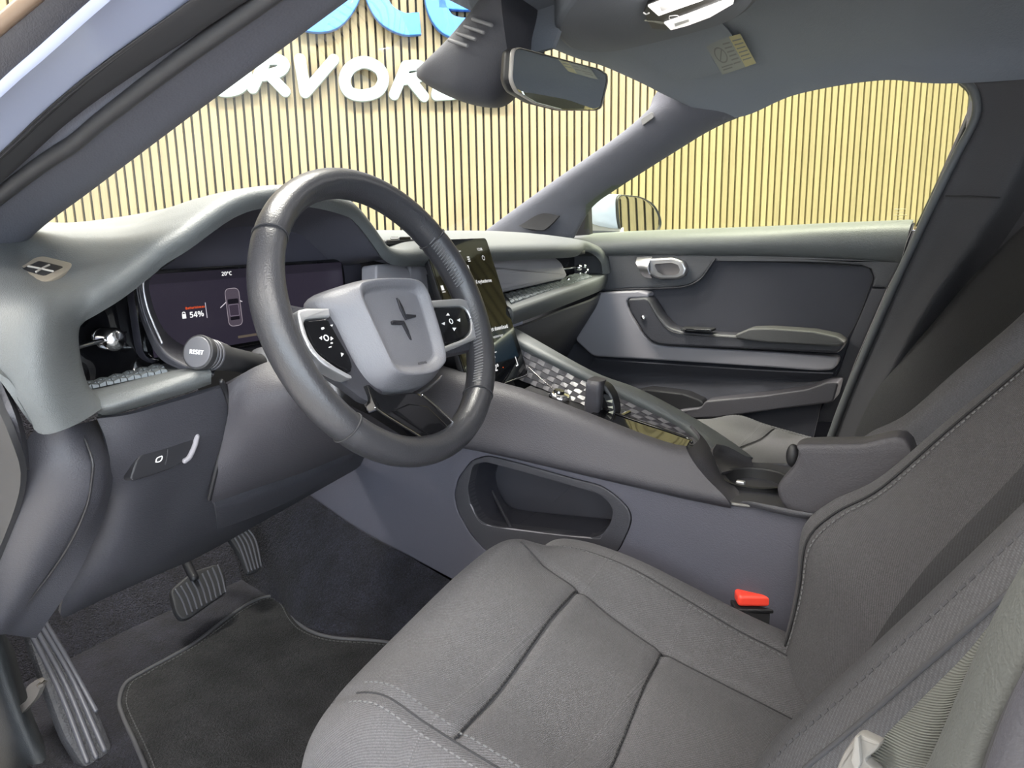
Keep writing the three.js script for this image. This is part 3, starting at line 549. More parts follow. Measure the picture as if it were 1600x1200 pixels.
  part('pocket_lip', slab(rounded([[-0.1127, -0.223], [-0.079, -0.2037], [-0.0293, -0.1922], [-0.0209, -0.1763], [0.1184, -0.1473], [0.1992, -0.1267], [0.2361, -0.1081], [0.2596, -0.106], [0.2513, -0.1503], [0.1201, -0.1829], [0.0113, -0.2115], [-0.0815, -0.2255]], 0.008, 4), 'armrest', -0.03, 0.045, 0.004, [], 3), M.consoleSkin, door, 'grey lip of the door pocket');
  // window pane (leaning inwards) and outer frame
  const b = resample([[0.705, 0.9898, -0.287], [0.705, 0.9946, -0.1231], [0.705, 0.9961, 0.0346], [0.705, 1.0001, 0.1788], [0.705, 1.0039, 0.3111], [0.705, 1.0067, 0.4725]], 20), t = resample([[0.615, 1.0688, -0.2301], [0.615, 1.1075, -0.1675], [0.615, 1.2127, 0.0205], [0.615, 1.2725, 0.1866], [0.615, 1.2889, 0.3076], [0.615, 1.2926, 0.4196], [0.615, 1.2864, 0.4937], [0.615, 1.2631, 0.5558]], 20);
  part('window_pane', patch([shift(b, [0.012, 0, 0]), mid(b, t, 0.5, [0.02, 0, 0]), shift(t, [0.012, 0, 0])], 12, 24, 0), M.glassTint, door, 'tinted passenger window glass');
  // front corner of the window: small black sail panel under the pillar trim
  part('sail_panel', slab([[-0.4396, 0.1777], [-0.3795, 0.2559], [-0.3584, 0.2678], [-0.3546, 0.1993], [-0.367, 0.1774]], 'door', -0.03, -0.008, 0.003), M.black, door);
  const fl = [[0.705, 1.0092, 0.4746], [0.705, 1.066, 0.4947], [0.705, 1.1542, 0.5245], [0.705, 1.2084, 0.5411], [0.705, 1.2334, 0.5473], [0.705, 1.2594, 0.5407], [0.705, 1.2759, 0.5256]];
  part('window_frame', rod(shift(fl, [0.01, 0, 0]), 0.006, 40, 8), M.black, door);
  // glass maker's etched stamp
  for (const [x0, x1, y] of [[1398, 1417, 327], [1400, 1414, 332], [1397, 1419, 336.5], [1402, 1412, 341]]) part('etched_stamp', rod([lerp3([0.7, 1.0417, 0.4285], [0.7, 1.0239, 0.4299], (y - 327) / 14), lerp3([0.7, 1.0417, 0.4285], [0.7, 1.0239, 0.4299], (y - 327) / 14)].map((p, i) => add3(p, [0, 0, ((i ? x1 : x0) - 1398) * 0.00105])), 0.0006, 4, 5), mat(0.35, 0.33, 0.22, 0.6), door);
}
// ---------------------------------------------------------------- passenger door mirror
{
  const g = thing('door_mirror', 'pale body coloured door mirror outside the passenger window', 'door mirror');
  const outl = rounded([[-0.0708, 0.0538], [0.0125, 0.0497], [0.062, 0.0318], [0.0873, 0.0013], [0.0925, -0.0244], [0.0746, -0.0447], [-0.0556, -0.0506], [-0.0692, -0.0029]], 0.02, 5);
  const M4 = frameM('dmirror');
  const c = [outl.reduce((s, p) => s + p[0], 0) / outl.length, outl.reduce((s, p) => s + p[1], 0) / outl.length];
  const ringAt = (k, n, du = 0, dv = 0) => outl.map(p => { const v = new THREE.Vector3(c[0] + (p[0] - c[0]) * k + du, c[1] + (p[1] - c[1]) * k + dv, n).applyMatrix4(M4); return [v.x, v.y, v.z]; });
  part('mirror_glass', slab(outl, 'dmirror', -0.004, 0, 0.001), M.mirror, g, 'mirror glass showing the slatted wall');
  part('mirror_frame', rings([ringAt(0.98, -0.012), ringAt(1.02, -0.012), ringAt(1.05, -0.008), ringAt(1.04, 0.003), ringAt(1.0, 0.003), ringAt(0.99, -0.003)], 60, 20, false), M.black, g);
  part('mirror_shell', rings([ringAt(1.06, -0.004), ringAt(1.1, -0.03, -0.003, 0.001), ringAt(1.06, -0.08, -0.006), ringAt(0.88, -0.12, -0.01), ringAt(0.5, -0.145, -0.012), ringAt(0.05, -0.15, -0.012)], 60, 30), M.paint, g, 'pale painted mirror housing');
  const a = ringAt(0.6, -0.06);
  part('mirror_foot', patch([[[0.86, 1.015, -0.3646], [0.86, 1.0123, -0.2971], [0.86, 1.0098, -0.2374]], [[0.84, 1.0048, -0.3546], [0.84, 1.0006, -0.2877], [0.84, 0.9966, -0.223]], [[0.8, 0.9884, -0.3441], [0.8, 0.9878, -0.269], [0.8, 0.9841, -0.2056]]], 6, 10, 0.02), M.plastic, g, 'black plastic mirror foot');
}
// ---------------------------------------------------------------- overhead: sensor pod, rear view mirror, roof console, visor sticker
{
  const g = thing('sensor_pod', 'dark grey sensor pod with slotted vents at the windscreen top', 'sensor pod');
  // rings run from the tip at the glass up to the header
  const R = [
    [[-0.06, 1.2622, -0.1857], [-0.06, 1.2529, -0.1862], [-0.03, 1.2546, -0.2048], [-0.03, 1.265, -0.2029], [-0.05, 1.2644, -0.191]],
    [[-0.075, 1.2736, -0.1474], [-0.075, 1.2442, -0.1611], [-0.03, 1.2347, -0.1711], [0.05, 1.2586, -0.1996], [0.03, 1.2888, -0.1838]],
    [[-0.08, 1.2929, -0.1095], [-0.085, 1.2362, -0.1259], [-0.03, 1.2154, -0.1308], [0.07, 1.2411, -0.1525], [0.06, 1.3237, -0.1459]],
    [[-0.08, 1.3206, -0.0718], [-0.09, 1.2316, -0.0908], [-0.03, 1.2046, -0.0962], [0.08, 1.2318, -0.1171], [0.08, 1.3513, -0.1057]],
    [[-0.08, 1.3449, -0.0435], [-0.09, 1.2492, -0.0529], [-0.04, 1.203, -0.0534], [0.08, 1.2405, -0.0833], [0.08, 1.3674, -0.0538]],
    [[-0.08, 1.3702, -0.0077], [-0.09, 1.2769, -0.0035], [-0.04, 1.2346, -0.0114], [0.08, 1.2801, -0.0431], [0.08, 1.3796, -0.0133]]];
  const pod = part('housing', rings(R, 40, 40), mat(0.036, 0.037, 0.047, 0.7, { bumpMap: T.grain, bumpScale: 0.0002 }), g);
  for (let k = 0; k < 4; k++) {
    const a = [[-0.093, 1.2824, -0.0941], [-0.097, 1.2696, -0.0607]], b = [[-0.091, 1.3046, -0.0537], [-0.097, 1.2905, -0.0188]];
    const p0 = add3(lerp3(a[0], b[0], k / 3), [-0.012, 0.001, 0.005]), p1 = add3(lerp3(a[1], b[1], k / 3), [-0.012, 0.001, 0.005]);
    part('vent_slot', rod([p0, p1], 0.0028, 4, 8), mat(0.13, 0.13, 0.14, 0.6), pod, 'raised vent rib');
  }
  for (let k = 0; k < 4; k++) { const o = k * 3.2; part('vent_slot', rod([[-0.064, 1.2214, -0.0957], [-0.052, 1.2126, -0.0833], [-0.047, 1.2095, -0.0636]].map(p => add3(p, [0, 0.0034 * k, 0.002 * k])), 0.0013, 10, 6), M.black, pod); }

  part('housing_neck', patch([[[0.03, 1.4121, -0.1413], [0.03, 1.3989, -0.0643], [0.03, 1.381, 0.0401]], [[0.02, 1.3423, -0.1282], [0.03, 1.329, -0.0541], [0.03, 1.3133, 0.024]], [[0.02, 1.2774, -0.1021], [0.03, 1.2773, -0.0492], [0.03, 1.2827, 0.0107]]], 10, 10, 0.01), M.headliner, g, 'fabric neck between pod and headliner');

  const m = thing('rear_view_mirror', 'frameless black rear view mirror beside the sensor pod', 'mirror');
  const outl = rounded([[-0.1465, 0.0123], [-0.1307, 0.0176], [0.1454, 0.0358], [0.1803, 0.0334], [0.1855, 0.0221], [0.1648, -0.0212], [0.1433, -0.0278], [0.0177, -0.0427], [-0.0738, -0.0442], [-0.1326, -0.037], [-0.1483, -0.0249]], 0.008, 4);
  const M4 = frameM('rmirror'), c = [0.0004, -0.0026];
  const ringAt = (k, n) => outl.map(p => { const v = new THREE.Vector3(c[0] + (p[0] - c[0]) * k, c[1] + (p[1] - c[1]) * k, n).applyMatrix4(M4); return [v.x, v.y, v.z]; });
  part('mirror_glass', slab(outl, 'rmirror', -0.003, 0, 0.0012), mat(0.72, 0.75, 0.8, 0.01, { metalness: 1 }), m, 'mirror glass reflecting the dark cabin');
  part('mirror_rim', rings([ringAt(0.985, -0.004), ringAt(1.02, -0.004), ringAt(1.025, -0.001), ringAt(1.02, 0.0015), ringAt(1.0, 0.001)], 60, 12, false), mat(0.3, 0.28, 0.26, 0.3), m);
  part('mirror_back', rings([ringAt(1.015, -0.004), ringAt(1.01, -0.014), ringAt(0.9, -0.024), ringAt(0.5, -0.03), ringAt(0.05, -0.031)], 60, 16), M.black, m);
  part('mirror_arm', rod([[-0.005, 1.245, -0.06], [0.0, 1.27, -0.07], [0.01, 1.3, -0.09]], 0.012, 16, 10), M.black, m);

  const o = thing('roof_console', 'dark roof console with lit reading lamps and white buttons', 'roof console');
  const rim = [[0.0443, 1.31, 0.0032], [0.1363, 1.31, -0.026], [0.1932, 1.31, -0.0189], [0.2136, 1.31, 0.0253], [0.1958, 1.31, 0.1011], [0.1657, 1.31, 0.1855], [0.1263, 1.31, 0.2552], [0.0536, 1.31, 0.305], [-0.0481, 1.31, 0.3415], [-0.147, 1.31, 0.3307], [-0.1784, 1.31, 0.2314], [-0.1222, 1.31, 0.1268], [-0.0328, 1.31, 0.0489]];
  part('console_body', rings([rim.map(p => [p[0], 1.36, p[2]]), rim.map(p => [p[0], 1.322, p[2]]), rim.map(p => [0.03 + (p[0] - 0.03) * 0.985, 1.311, 0.15 + (p[2] - 0.15) * 0.985]), rim.map(p => [0.03 + (p[0] - 0.03) * 0.93, 1.306, 0.15 + (p[2] - 0.15) * 0.93])], 60, 20), mat(0.11, 0.122, 0.145, 0.8, { bumpMap: T.grain, bumpScale: 0.0002 }), o);
  const lampM = new THREE.MeshStandardMaterial({ color: 0xffffff, emissive: new THREE.Color(1, 0.95, 0.93), emissiveIntensity: 0.3, roughness: 0.4 });
  const quad = (pts, y0, y1) => { const a = pts.map(p => [p[0], -p[2]]); const ccw = a.reduce((s, p, i) => { const q = a[(i + 1) % a.length]; return s + p[0] * q[1] - q[0] * p[1]; }, 0) > 0; return slab(ccw ? a : a.reverse(), [[0, 0, 0], [1, 0, 0], [0, 0, -1]], y0, y1, 0.0012); };
  const plate = part('switch_plate', quad([[-0.0032, 1.303, 0.1657], [-0.0434, 1.303, 0.1872], [-0.1156, 1.303, 0.2852], [-0.0356, 1.303, 0.3159], [0.0099, 1.303, 0.2876], [0.1007, 1.303, 0.1583], [0.0813, 1.303, 0.1438]], 1.302, 1.31), M.black, o, 'black switch plate between the lamps');
  const lampA = [[-0.0403, 1.2995, 0.1865], [-0.0676, 1.2995, 0.2376], [-0.0726, 1.2995, 0.2756], [-0.0277, 1.2995, 0.2566], [-0.0067, 1.2995, 0.216], [0.0109, 1.2995, 0.1816]], lampB = [[0.0543, 1.2995, 0.1737], [0.0315, 1.2995, 0.2162], [-0.0126, 1.2995, 0.2924], [0.0123, 1.2995, 0.2838], [0.0594, 1.2995, 0.2387], [0.0847, 1.2995, 0.1981], [0.0946, 1.2995, 0.1686]];
  part('reading_lamp', quad(lampA, 1.299, 1.306), lampM, o, 'lit reading lamp on the driver side');
  part('reading_lamp', quad(lampB, 1.299, 1.306), lampM, o, 'lit reading lamp on the passenger side');
  part('lamp_button', quad([[-0.0363, 1.2985, 0.2013], [-0.0451, 1.2985, 0.2237], [-0.0268, 1.2985, 0.2197], [-0.0145, 1.2985, 0.1958]], 1.2975, 1.303), M.white, o, 'white lamp button');
  part('lamp_button', quad([[0.0551, 1.2985, 0.1877], [0.0425, 1.2985, 0.2134], [0.0579, 1.2985, 0.2091], [0.0732, 1.2985, 0.1831]], 1.2975, 1.303), M.white, o, 'white lamp button');
  const ic = [[0.0273, 1.3015, 0.1911], [0.0306, 1.3015, 0.2014], [0.0472, 1.3015, 0.1965], [0.0438, 1.3015, 0.186]];
  part('lamp_symbol', tube([...ic, ic[0]], 0.0007, 16, 4), M.white, plate);
  part('lamp_symbol', rod([[-0.0087, 1.3015, 0.168], [-0.0006, 1.3015, 0.1684], [-0.0046, 1.3015, 0.1737]], 0.0012, 6, 5), M.white, plate);
  const ribM = mat(0.2, 0.2, 0.17, 0.4);
  for (let k = 0; k < 4; k++) part('grip_rib', rod([[0.0321, 1.303, 0.1535], [0.0461, 1.303, 0.1614], [0.0631, 1.303, 0.1674]].map(p => add3(p, [0.0035 * k, -0.0006, 0.0035 * k])), 0.0012, 8, 5), ribM, o);
  const pl = new THREE.PointLight(new THREE.Color(1, 0.95, 0.9), 0.02); pl.position.set(...[-0.0455, 1.285, 0.257]); pl.castShadow = true; o.add(pl);

  // sun visor folded flat into the headliner, with its warning sticker
  const v = thing('sun_visor', 'folded dark sun visor flush with headliner above the passenger', 'sun visor');
  const hug = (pts, down) => pts.map(p => [p[0], dropY(HEAD, p[0], p[2], 0.9, 1) - down, p[2]]);
  const vq = [[[0.15, 0, 0.01], [0.3, 0, 0.02], [0.46, 0, 0.05]], [[0.16, 0, 0.07], [0.3, 0, 0.08], [0.46, 0, 0.1]], [[0.17, 0, 0.13], [0.3, 0, 0.14], [0.45, 0, 0.15]], [[0.19, 0, 0.185], [0.3, 0, 0.19], [0.43, 0, 0.19]]];
  part('visor_panel', patch(vq.map(r => hug(r, 0.004)), 16, 20, -0.003), M.headliner, v);
  const sq = [[0.3385, 1.315, 0.1403], [0.332, 1.315, 0.2046], [0.4539, 1.315, 0.2019], [0.462, 1.315, 0.138]];
  const row = (a, b) => [0, 1, 2, 3, 4].map(k => lerp3(sq[a], sq[b], k / 4));
  const cv = document.createElement('canvas'); cv.width = 256; cv.height = 160;
  const x = cv.getContext('2d'); x.fillStyle = '#5f6266'; x.fillRect(0, 0, 256, 160); x.fillStyle = '#857c54'; x.fillRect(176, 0, 80, 160);
  x.strokeStyle = '#3c3d42'; x.lineWidth = 7; x.beginPath(); x.arc(62, 70, 36, 0, 7); x.moveTo(36, 96); x.lineTo(88, 44); x.stroke();
  x.fillStyle = '#3c3d42'; for (let k = 0; k < 6; k++) x.fillRect(112, 22 + k * 20, 52, 7); for (let k = 0; k < 6; k++) x.fillRect(184, 20 + k * 20, 62, 6); x.fillRect(22, 122, 84, 6); x.fillRect(22, 136, 70, 6);
  const ct = new THREE.CanvasTexture(cv); ct.colorSpace = THREE.SRGBColorSpace;
  const top = hug(row(0, 1), 0.0085), bot = hug(row(3, 2), 0.0085), gq = gridGeo([0, 0.5, 1].map(t => top.map((p, i) => lerp3(p, bot[i], t)))), uv = gq.attributes.uv;
  for (let i = 0; i < 3; i++) for (let j = 0; j < 5; j++) uv.setXY(i * 5 + j, j / 4, 1 - i / 2);
  part('warning_sticker', gq, new THREE.MeshStandardMaterial({ map: ct, roughness: 0.5 }), v, 'grey and yellow warning sticker');
}

// ---------------------------------------------------------------- dashboard
const dash = thing('dashboard', 'dark grey dashboard with hooded driver display and padded top', 'dashboard');
{
  const endM = M.plastic;
  // top pad: columns of points running from the driver-side edge of the pad forward to the windscreen
  const cols = [
    [[-0.645, 0.8539, -0.1386], [-0.66, 0.8534, -0.1197], [-0.7, 0.8476, -0.1043], [-0.72, 0.8512, -0.1132], [-0.74, 0.8967, -0.1186], [-0.74, 0.9234, -0.1785]],
    [[-0.66, 0.874, -0.1401], [-0.675, 0.878, -0.1211], [-0.708, 0.8812, -0.104], [-0.725, 0.8896, -0.1109], [-0.738, 0.9222, -0.1485], [-0.74, 0.945, -0.2075]],
    [[-0.66, 0.9111, -0.1479], [-0.672, 0.9162, -0.1336], [-0.702, 0.926, -0.1102], [-0.718, 0.9357, -0.1164], [-0.725, 0.9504, -0.1804], [-0.73, 0.9599, -0.2527]],
    [[-0.655, 0.9366, -0.1464], [-0.665, 0.9407, -0.1361], [-0.685, 0.9534, -0.1228], [-0.695, 0.9618, -0.1403], [-0.69, 0.9718, -0.2404], [-0.68, 0.9789, -0.3725]]];
  const edge = [[-0.6362, 0.9604, -0.14], [-0.6089, 0.9714, -0.145], [-0.5744, 0.9894, -0.15], [-0.5537, 1.0025, -0.15], [-0.5246, 1.016, -0.15], [-0.4916, 1.0344, -0.15], [-0.4689, 1.0465, -0.15], [-0.4486, 1.0547, -0.15], [-0.422, 1.0612, -0.15], [-0.3721, 1.0663, -0.15], [-0.3184, 1.0623, -0.15], [-0.272, 1.0533, -0.15], [-0.2528, 1.0442, -0.15], [-0.2299, 1.0242, -0.15], [-0.2112, 1.0052, -0.15], [-0.1971, 0.9912, -0.15], [-0.1805, 0.9842, -0.15], [-0.1529, 0.9804, -0.15]];
  for (const p of edge) {
    const h = p[1], mY = 1.0 + (h - 1.0) * 0.7, fx = Math.min(1, (p[0] + 0.66) / 0.2);
    const zm = -0.3, zf = -0.42 - 0.16 * fx;
    const k = Math.max(0, Math.min(1, (h - 0.95) / 0.08));
    cols.push([[p[0] * 0.99 - 0.004, h - 0.014, p[2] - 0.004], [p[0], h, p[2]], [p[0], h + 0.006 - 0.003 * k, p[2] - 0.02], [p[0] * 0.985 - 0.006, h + 0.016 - 0.02 * k, -0.24], [p[0] * 0.95, 1.01 * (1 - k) + Math.max(1.022, h - 0.016) * k, -0.36], [p[0] * 0.9, 1.031, zf]]);
  }
  for (const [x, y, z] of [[-0.1, 0.98, -0.15], [0, 0.979, -0.155], [0.09, 0.978, -0.155], [0.2, 0.976, -0.155], [0.32, 0.974, -0.158], [0.45, 0.972, -0.165]])
    cols.push([[x, y - 0.014, z - 0.01], [x, y - 0.003, z], [x, y + 0.009, z - 0.014], [x, y + 0.022, -0.24], [x * 0.98, y + 0.034, -0.38], [x * 0.9, 1.008, -0.62]]);
  cols.push([[0.575, 0.9638, -0.2169], [0.58, 0.9696, -0.2143], [0.57, 0.9817, -0.2194], [0.57, 0.991, -0.2788], [0.57, 0.9976, -0.3491], [0.57, 1.0033, -0.4599]]);
  cols.push([[0.625, 0.9561, -0.2126], [0.63, 0.962, -0.2049], [0.63, 0.9726, -0.2168], [0.63, 0.9819, -0.2581], [0.62, 0.9887, -0.3235], [0.62, 1.0009, -0.4535]]);
  cols.push([[0.645, 0.9325, -0.2016], [0.655, 0.9382, -0.1961], [0.675, 0.9497, -0.202], [0.69, 0.9647, -0.2351], [0.69, 0.9743, -0.2885], [0.69, 0.9863, -0.4189]]);
  cols.push([[0.65, 0.9045, -0.1986], [0.662, 0.9039, -0.1905], [0.675, 0.9094, -0.1914], [0.695, 0.927, -0.2023], [0.7, 0.9455, -0.2222], [0.7, 0.9613, -0.2935]]);
  part('top_pad', patch(cols, 140, 28, 0.006), M.pad, dash, 'soft grey padded dash top with instrument hood');

  // demister vent at the driver's end of the top pad, laid on the pad
  const dvo = rounded([[-0.0364, 0.0024], [-0.0164, 0.0088], [0.0094, 0.0314], [0.0199, 0.0305], [0.0264, -0.0183], [-0.0026, -0.0424], [-0.0289, -0.0563], [-0.0368, -0.0515], [-0.038, -0.0236]], 0.01, 4), dvi = rounded([[-0.0234, -0.0038], [0.0048, 0.0136], [0.01, -0.0226], [-0.0203, -0.0392]], 0.004, 3);
  const ccw = L => L.reduce((t, p, i) => { const q = L[(i + 1) % L.length]; return t + p[0] * q[1] - q[0] * p[1]; }, 0) > 0 ? L : L.slice().reverse();
  const dv = part('demister_vent', slab(ccw(dvo), 'demist', -0.012, 0.004, 0.003), mat(0.2, 0.175, 0.14, 0.45), dash, 'small bronze rimmed demister vent');
  part('vent_core', slab(ccw(dvi), 'demist', -0.006, 0.0046, 0.0005), M.black, dv);
  const onD = (p, n) => { const v = new THREE.Vector3(p[0], p[1], n).applyMatrix4(frameM('demist')); return [v.x, v.y, v.z]; };
  for (const L of [[[-0.0149, -0.0023], [-0.0111, -0.0187], [-0.0082, -0.034]], [[-0.0202, -0.0256], [-0.0111, -0.0187], [0.0012, -0.0111]]]) part('vent_vane', rod(L.map(p => onD(p, 0.0055)), 0.0012, 8, 6), mat(0.3, 0.28, 0.25, 0.4), dv);

  // low sensor grille on the pad right of the hood
  { const p = [-0.1096, 1.0004, -0.2], q = new RoundedBoxGeometry(0.085, 0.008, 0.03, 3, 0.003); q.translate(p[0], p[1] - 0.001, p[2]); const sg = part('sensor_grille', q, M.black, dash, 'low black sensor grille on the dash top'); const c = new RoundedBoxGeometry(0.03, 0.008, 0.02, 3, 0.003); c.translate(p[0] + 0.005, p[1] + 0.003, p[2] + 0.004); part('sensor_lens', c, M.gloss, sg); }
  // hood lining and the back panel round the driver display
  const lip = resample(edge.slice(2), 24);
  const inner = lip.map(p => [-0.39 + (p[0] + 0.39) * 0.93, 0.93 + (p[1] - 0.93) * 0.9, p[2] - 0.02]);
  const deep = lip.map(p => [-0.39 + (p[0] + 0.39) * 0.86, 0.93 + (p[1] - 0.93) * 0.74, p[2] - 0.075]);
  const deeper = lip.map(p => [-0.39 + (p[0] + 0.39) * 0.84, 0.93 + (p[1] - 0.93) * 0.62, p[2] - 0.1]);
  part('hood_lining', patch([shift(lip, [0, -0.008, -0.004]), inner, deep, deeper], 16, 60, -0.003), mat(0.05, 0.048, 0.06, 0.7, { bumpMap: T.grain, bumpScale: 0.0002 }), dash, 'dark violet grey lining under the hood');
  part('display_surround', slab(rounded([[-0.15, -0.06], [0.24, -0.06], [0.24, 0.04], [0.14, 0.12], [-0.06, 0.12], [-0.15, 0.055]], 0.03, 5), 'cluster', -0.03, -0.014, 0.004), mat(0.035, 0.033, 0.045, 0.6), dash);
  // housing of the display: left cheek between vent recess and screen, sweeping down to the column
  part('display_cheek', patch([
    [[-0.5374, 0.9979, -0.175], [-0.5583, 0.976, -0.19], [-0.5563, 0.9463, -0.2], [-0.5557, 0.9112, -0.19], [-0.5619, 0.8857, -0.16], [-0.5534, 0.8726, -0.13], [-0.5297, 0.8623, -0.12]],
    [[-0.5372, 0.9958, -0.17], [-0.5595, 0.9762, -0.18], [-0.5598, 0.9471, -0.185], [-0.5576, 0.9137, -0.175], [-0.5588, 0.8916, -0.15], [-0.5485, 0.8778, -0.125], [-0.5325, 0.8686, -0.11]],
    [[-0.5261, 0.9926, -0.18], [-0.5449, 0.9723, -0.195], [-0.5442, 0.9452, -0.2], [-0.5381, 0.9131, -0.195], [-0.5317, 0.892, -0.18], [-0.5184, 0.8819, -0.16], [-0.4968, 0.8749, -0.15]],
    [[-0.4916, 0.9888, -0.215], [-0.5239, 0.9691, -0.218], [-0.5242, 0.9428, -0.22], [-0.5141, 0.9119, -0.22], [-0.499, 0.8904, -0.215], [-0.4775, 0.88, -0.21], [-0.4538, 0.8725, -0.2]]], 16, 40, 0.004), M.plastic, dash, 'dark cheek beside the driver display');
  part('bezel_line', rod([[-0.5487, 0.9846, -0.18], [-0.556, 0.974, -0.18], [-0.5572, 0.9609, -0.183], [-0.5559, 0.9399, -0.182], [-0.5545, 0.9211, -0.176], [-0.5563, 0.9017, -0.162]], 0.0013, 50, 6), mat(0.4, 0.4, 0.43, 0.35, { metalness: 0.6 }), dash, 'thin bright line round the display');

  // driver display with its lit print
  const cw = 0.33, ch = 0.105;
  const dd = part('driver_display', slab(rounded([[-0.15, -0.052], [0.18, -0.052], [0.18, 0.053], [-0.15, 0.053]], 0.02, 5), 'cluster', -0.014, -0.002, 0.002), M.gloss, dash, 'driver display reading 54 percent charge and 20 degrees');
  const cv = document.createElement('canvas'); cv.width = 1320; cv.height = 420;
  const x = cv.getContext('2d'), cx = u => (u + 0.15) / cw * 1320, cy = v => (0.053 - v) / ch * 420;
  x.fillStyle = '#2b2733'; x.fillRect(0, 0, 1320, 420);
  x.fillStyle = '#221f29'; x.fillRect(0, 0, 1320, cy([-0.0325, 0.0402][1]));
  const at = (p, fn) => { x.save(); x.translate(cx(p[0]), cy(p[1])); fn(); x.restore(); };
  x.fillStyle = '#ffffff'; x.textAlign = 'center'; x.textBaseline = 'middle';
  at([-0.0315, 0.0473], () => { x.font = 'bold 30px sans-serif'; x.fillText('20°C', 0, 0); });
  at([-0.0774, -0.0035], () => { x.font = 'bold 42px sans-serif'; x.fillText('54%', -26, 0); });
  at([-0.102, -0.0032], () => { x.fillRect(-11, -8, 22, 24); x.strokeStyle = '#fff'; x.lineWidth = 5; x.beginPath(); x.arc(0, -10, 8, Math.PI, 0); x.stroke(); });
  at([-0.0849, 0.0058], () => { x.fillStyle = '#ff5a1e'; x.font = 'bold 17px sans-serif'; x.fillText('Batteriniveau', 0, 0); });
  at([-0.0695, 0.0004], () => { x.fillStyle = '#cfcad6'; x.fillRect(-2, -42, 4, 84); });
  at([-0.0269, 0.0003], () => {
    const hh = ([-0.0307, 0.0273][1] - [-0.0239, -0.0254][1]) / ch * 420, ww = hh * 0.42;
    x.fillStyle = '#4c444f'; x.strokeStyle = '#a89ea6'; x.lineWidth = 3;
    const rr = (a, b, w, h, r) => { x.beginPath(); x.moveTo(a + r, b); x.lineTo(a + w - r, b); x.quadraticCurveTo(a + w, b, a + w, b + r); x.lineTo(a + w, b + h - r); x.quadraticCurveTo(a + w, b + h, a + w - r, b + h); x.lineTo(a + r, b + h); x.quadraticCurveTo(a, b + h, a, b + h - r); x.lineTo(a, b + r); x.quadraticCurveTo(a, b, a + r, b); x.closePath(); };
    rr(-ww / 2, -hh / 2, ww, hh, ww * 0.36); x.fill(); x.stroke();
    x.fillStyle = '#15121a'; rr(-ww * 0.38, -hh * 0.22, ww * 0.76, hh * 0.13, 6); x.fill();
    x.fillStyle = '#3a323f'; rr(-ww * 0.34, -hh * 0.07, ww * 0.68, hh * 0.3, 6); x.fill(); x.strokeStyle = '#94889a'; x.lineWidth = 2; x.stroke();
    x.fillStyle = '#15121a'; rr(-ww * 0.33, hh * 0.25, ww * 0.66, hh * 0.09, 6); x.fill();
    x.strokeStyle = '#d8d0d8'; x.lineWidth = 5; x.beginPath(); x.moveTo(-ww * 0.5, -hh * 0.15); x.lineTo(-ww * 0.95, -hh * 0.02); x.stroke();
    x.beginPath(); x.moveTo(ww * 0.5, -hh * 0.15); x.lineTo(ww * 0.66, -hh * 0.12); x.stroke();
  });
  x.fillStyle = '#5a5148'; x.fillRect(cx([-0.0262, -0.0408][0]), cy([-0.0262, -0.0408][1]), 260, 14);
  const ct = new THREE.CanvasTexture(cv); ct.colorSpace = THREE.SRGBColorSpace;
  const q = new THREE.PlaneGeometry(cw - 0.012, ch - 0.01); q.translate(0.015, 0.0005, -0.0015); q.applyMatrix4(frameM('cluster'));
  part('screen_image', q, new THREE.MeshStandardMaterial({ color: 0x050505, roughness: 0.25, emissive: 0xffffff, emissiveMap: ct, emissiveIntensity: 0.45 }), dd);

  // driver's outer vent: black recess, bar and knob
  const vr = part('vent_recess', patch([
    [[-0.6171, 0.9435, -0.24], [-0.5768, 0.9594, -0.24], [-0.5372, 0.9761, -0.24], [-0.5094, 0.9961, -0.23]],
    [[-0.6155, 0.9153, -0.25], [-0.5754, 0.9248, -0.25], [-0.5361, 0.9353, -0.25], [-0.516, 0.9413, -0.24]],
    [[-0.6181, 0.8806, -0.25], [-0.5806, 0.8848, -0.25], [-0.5416, 0.891, -0.25], [-0.5151, 0.8957, -0.24]],
    [[-0.6221, 0.8553, -0.24], [-0.59, 0.8572, -0.24], [-0.5519, 0.8594, -0.24], [-0.5138, 0.8661, -0.22]]], 12, 16, 0.004), M.gloss, dash, 'glossy black outer air vent');
  part('vent_flange', patch([[[-0.6476, 0.9336, -0.165], [-0.6308, 0.9572, -0.15], [-0.5905, 0.9759, -0.155], [-0.548, 1.0003, -0.16]], [[-0.6082, 0.9184, -0.24], [-0.5764, 0.9394, -0.245], [-0.5359, 0.9613, -0.245], [-0.497, 0.9889, -0.24]]], 6, 16, 0.003), M.black, vr);
  part('vent_bar', rod([[-0.6515, 0.9055, -0.175], [-0.6262, 0.9068, -0.19], [-0.5998, 0.9079, -0.2]], 0.0026, 12, 8), M.chrome, vr, 'chrome vent bar');
  part('vent_bar', rod([[-0.5658, 0.9083, -0.225], [-0.5554, 0.9098, -0.228]], 0.0014, 6, 6), M.darkChrome, vr);
  const kn = new THREE.LatheGeometry([[0.013, -0.012], [0.0132, 0.002], [0.012, 0.006], [0.008, 0.009], [0.0001, 0.0105]].map(p => new THREE.Vector2(...p)), 28); kn.rotateX(Math.PI / 2); kn.translate(...[-0.5855, 0.9071, -0.205]);
  const ko = part('vent_knob', kn, M.chrome, vr, 'round chrome vent knob');
  const kr = new THREE.TorusGeometry(0.0085, 0.0018, 8, 24); kr.translate(...[-0.5875, 0.9091, -0.223]); part('knob_ring', kr, M.darkChrome, ko);

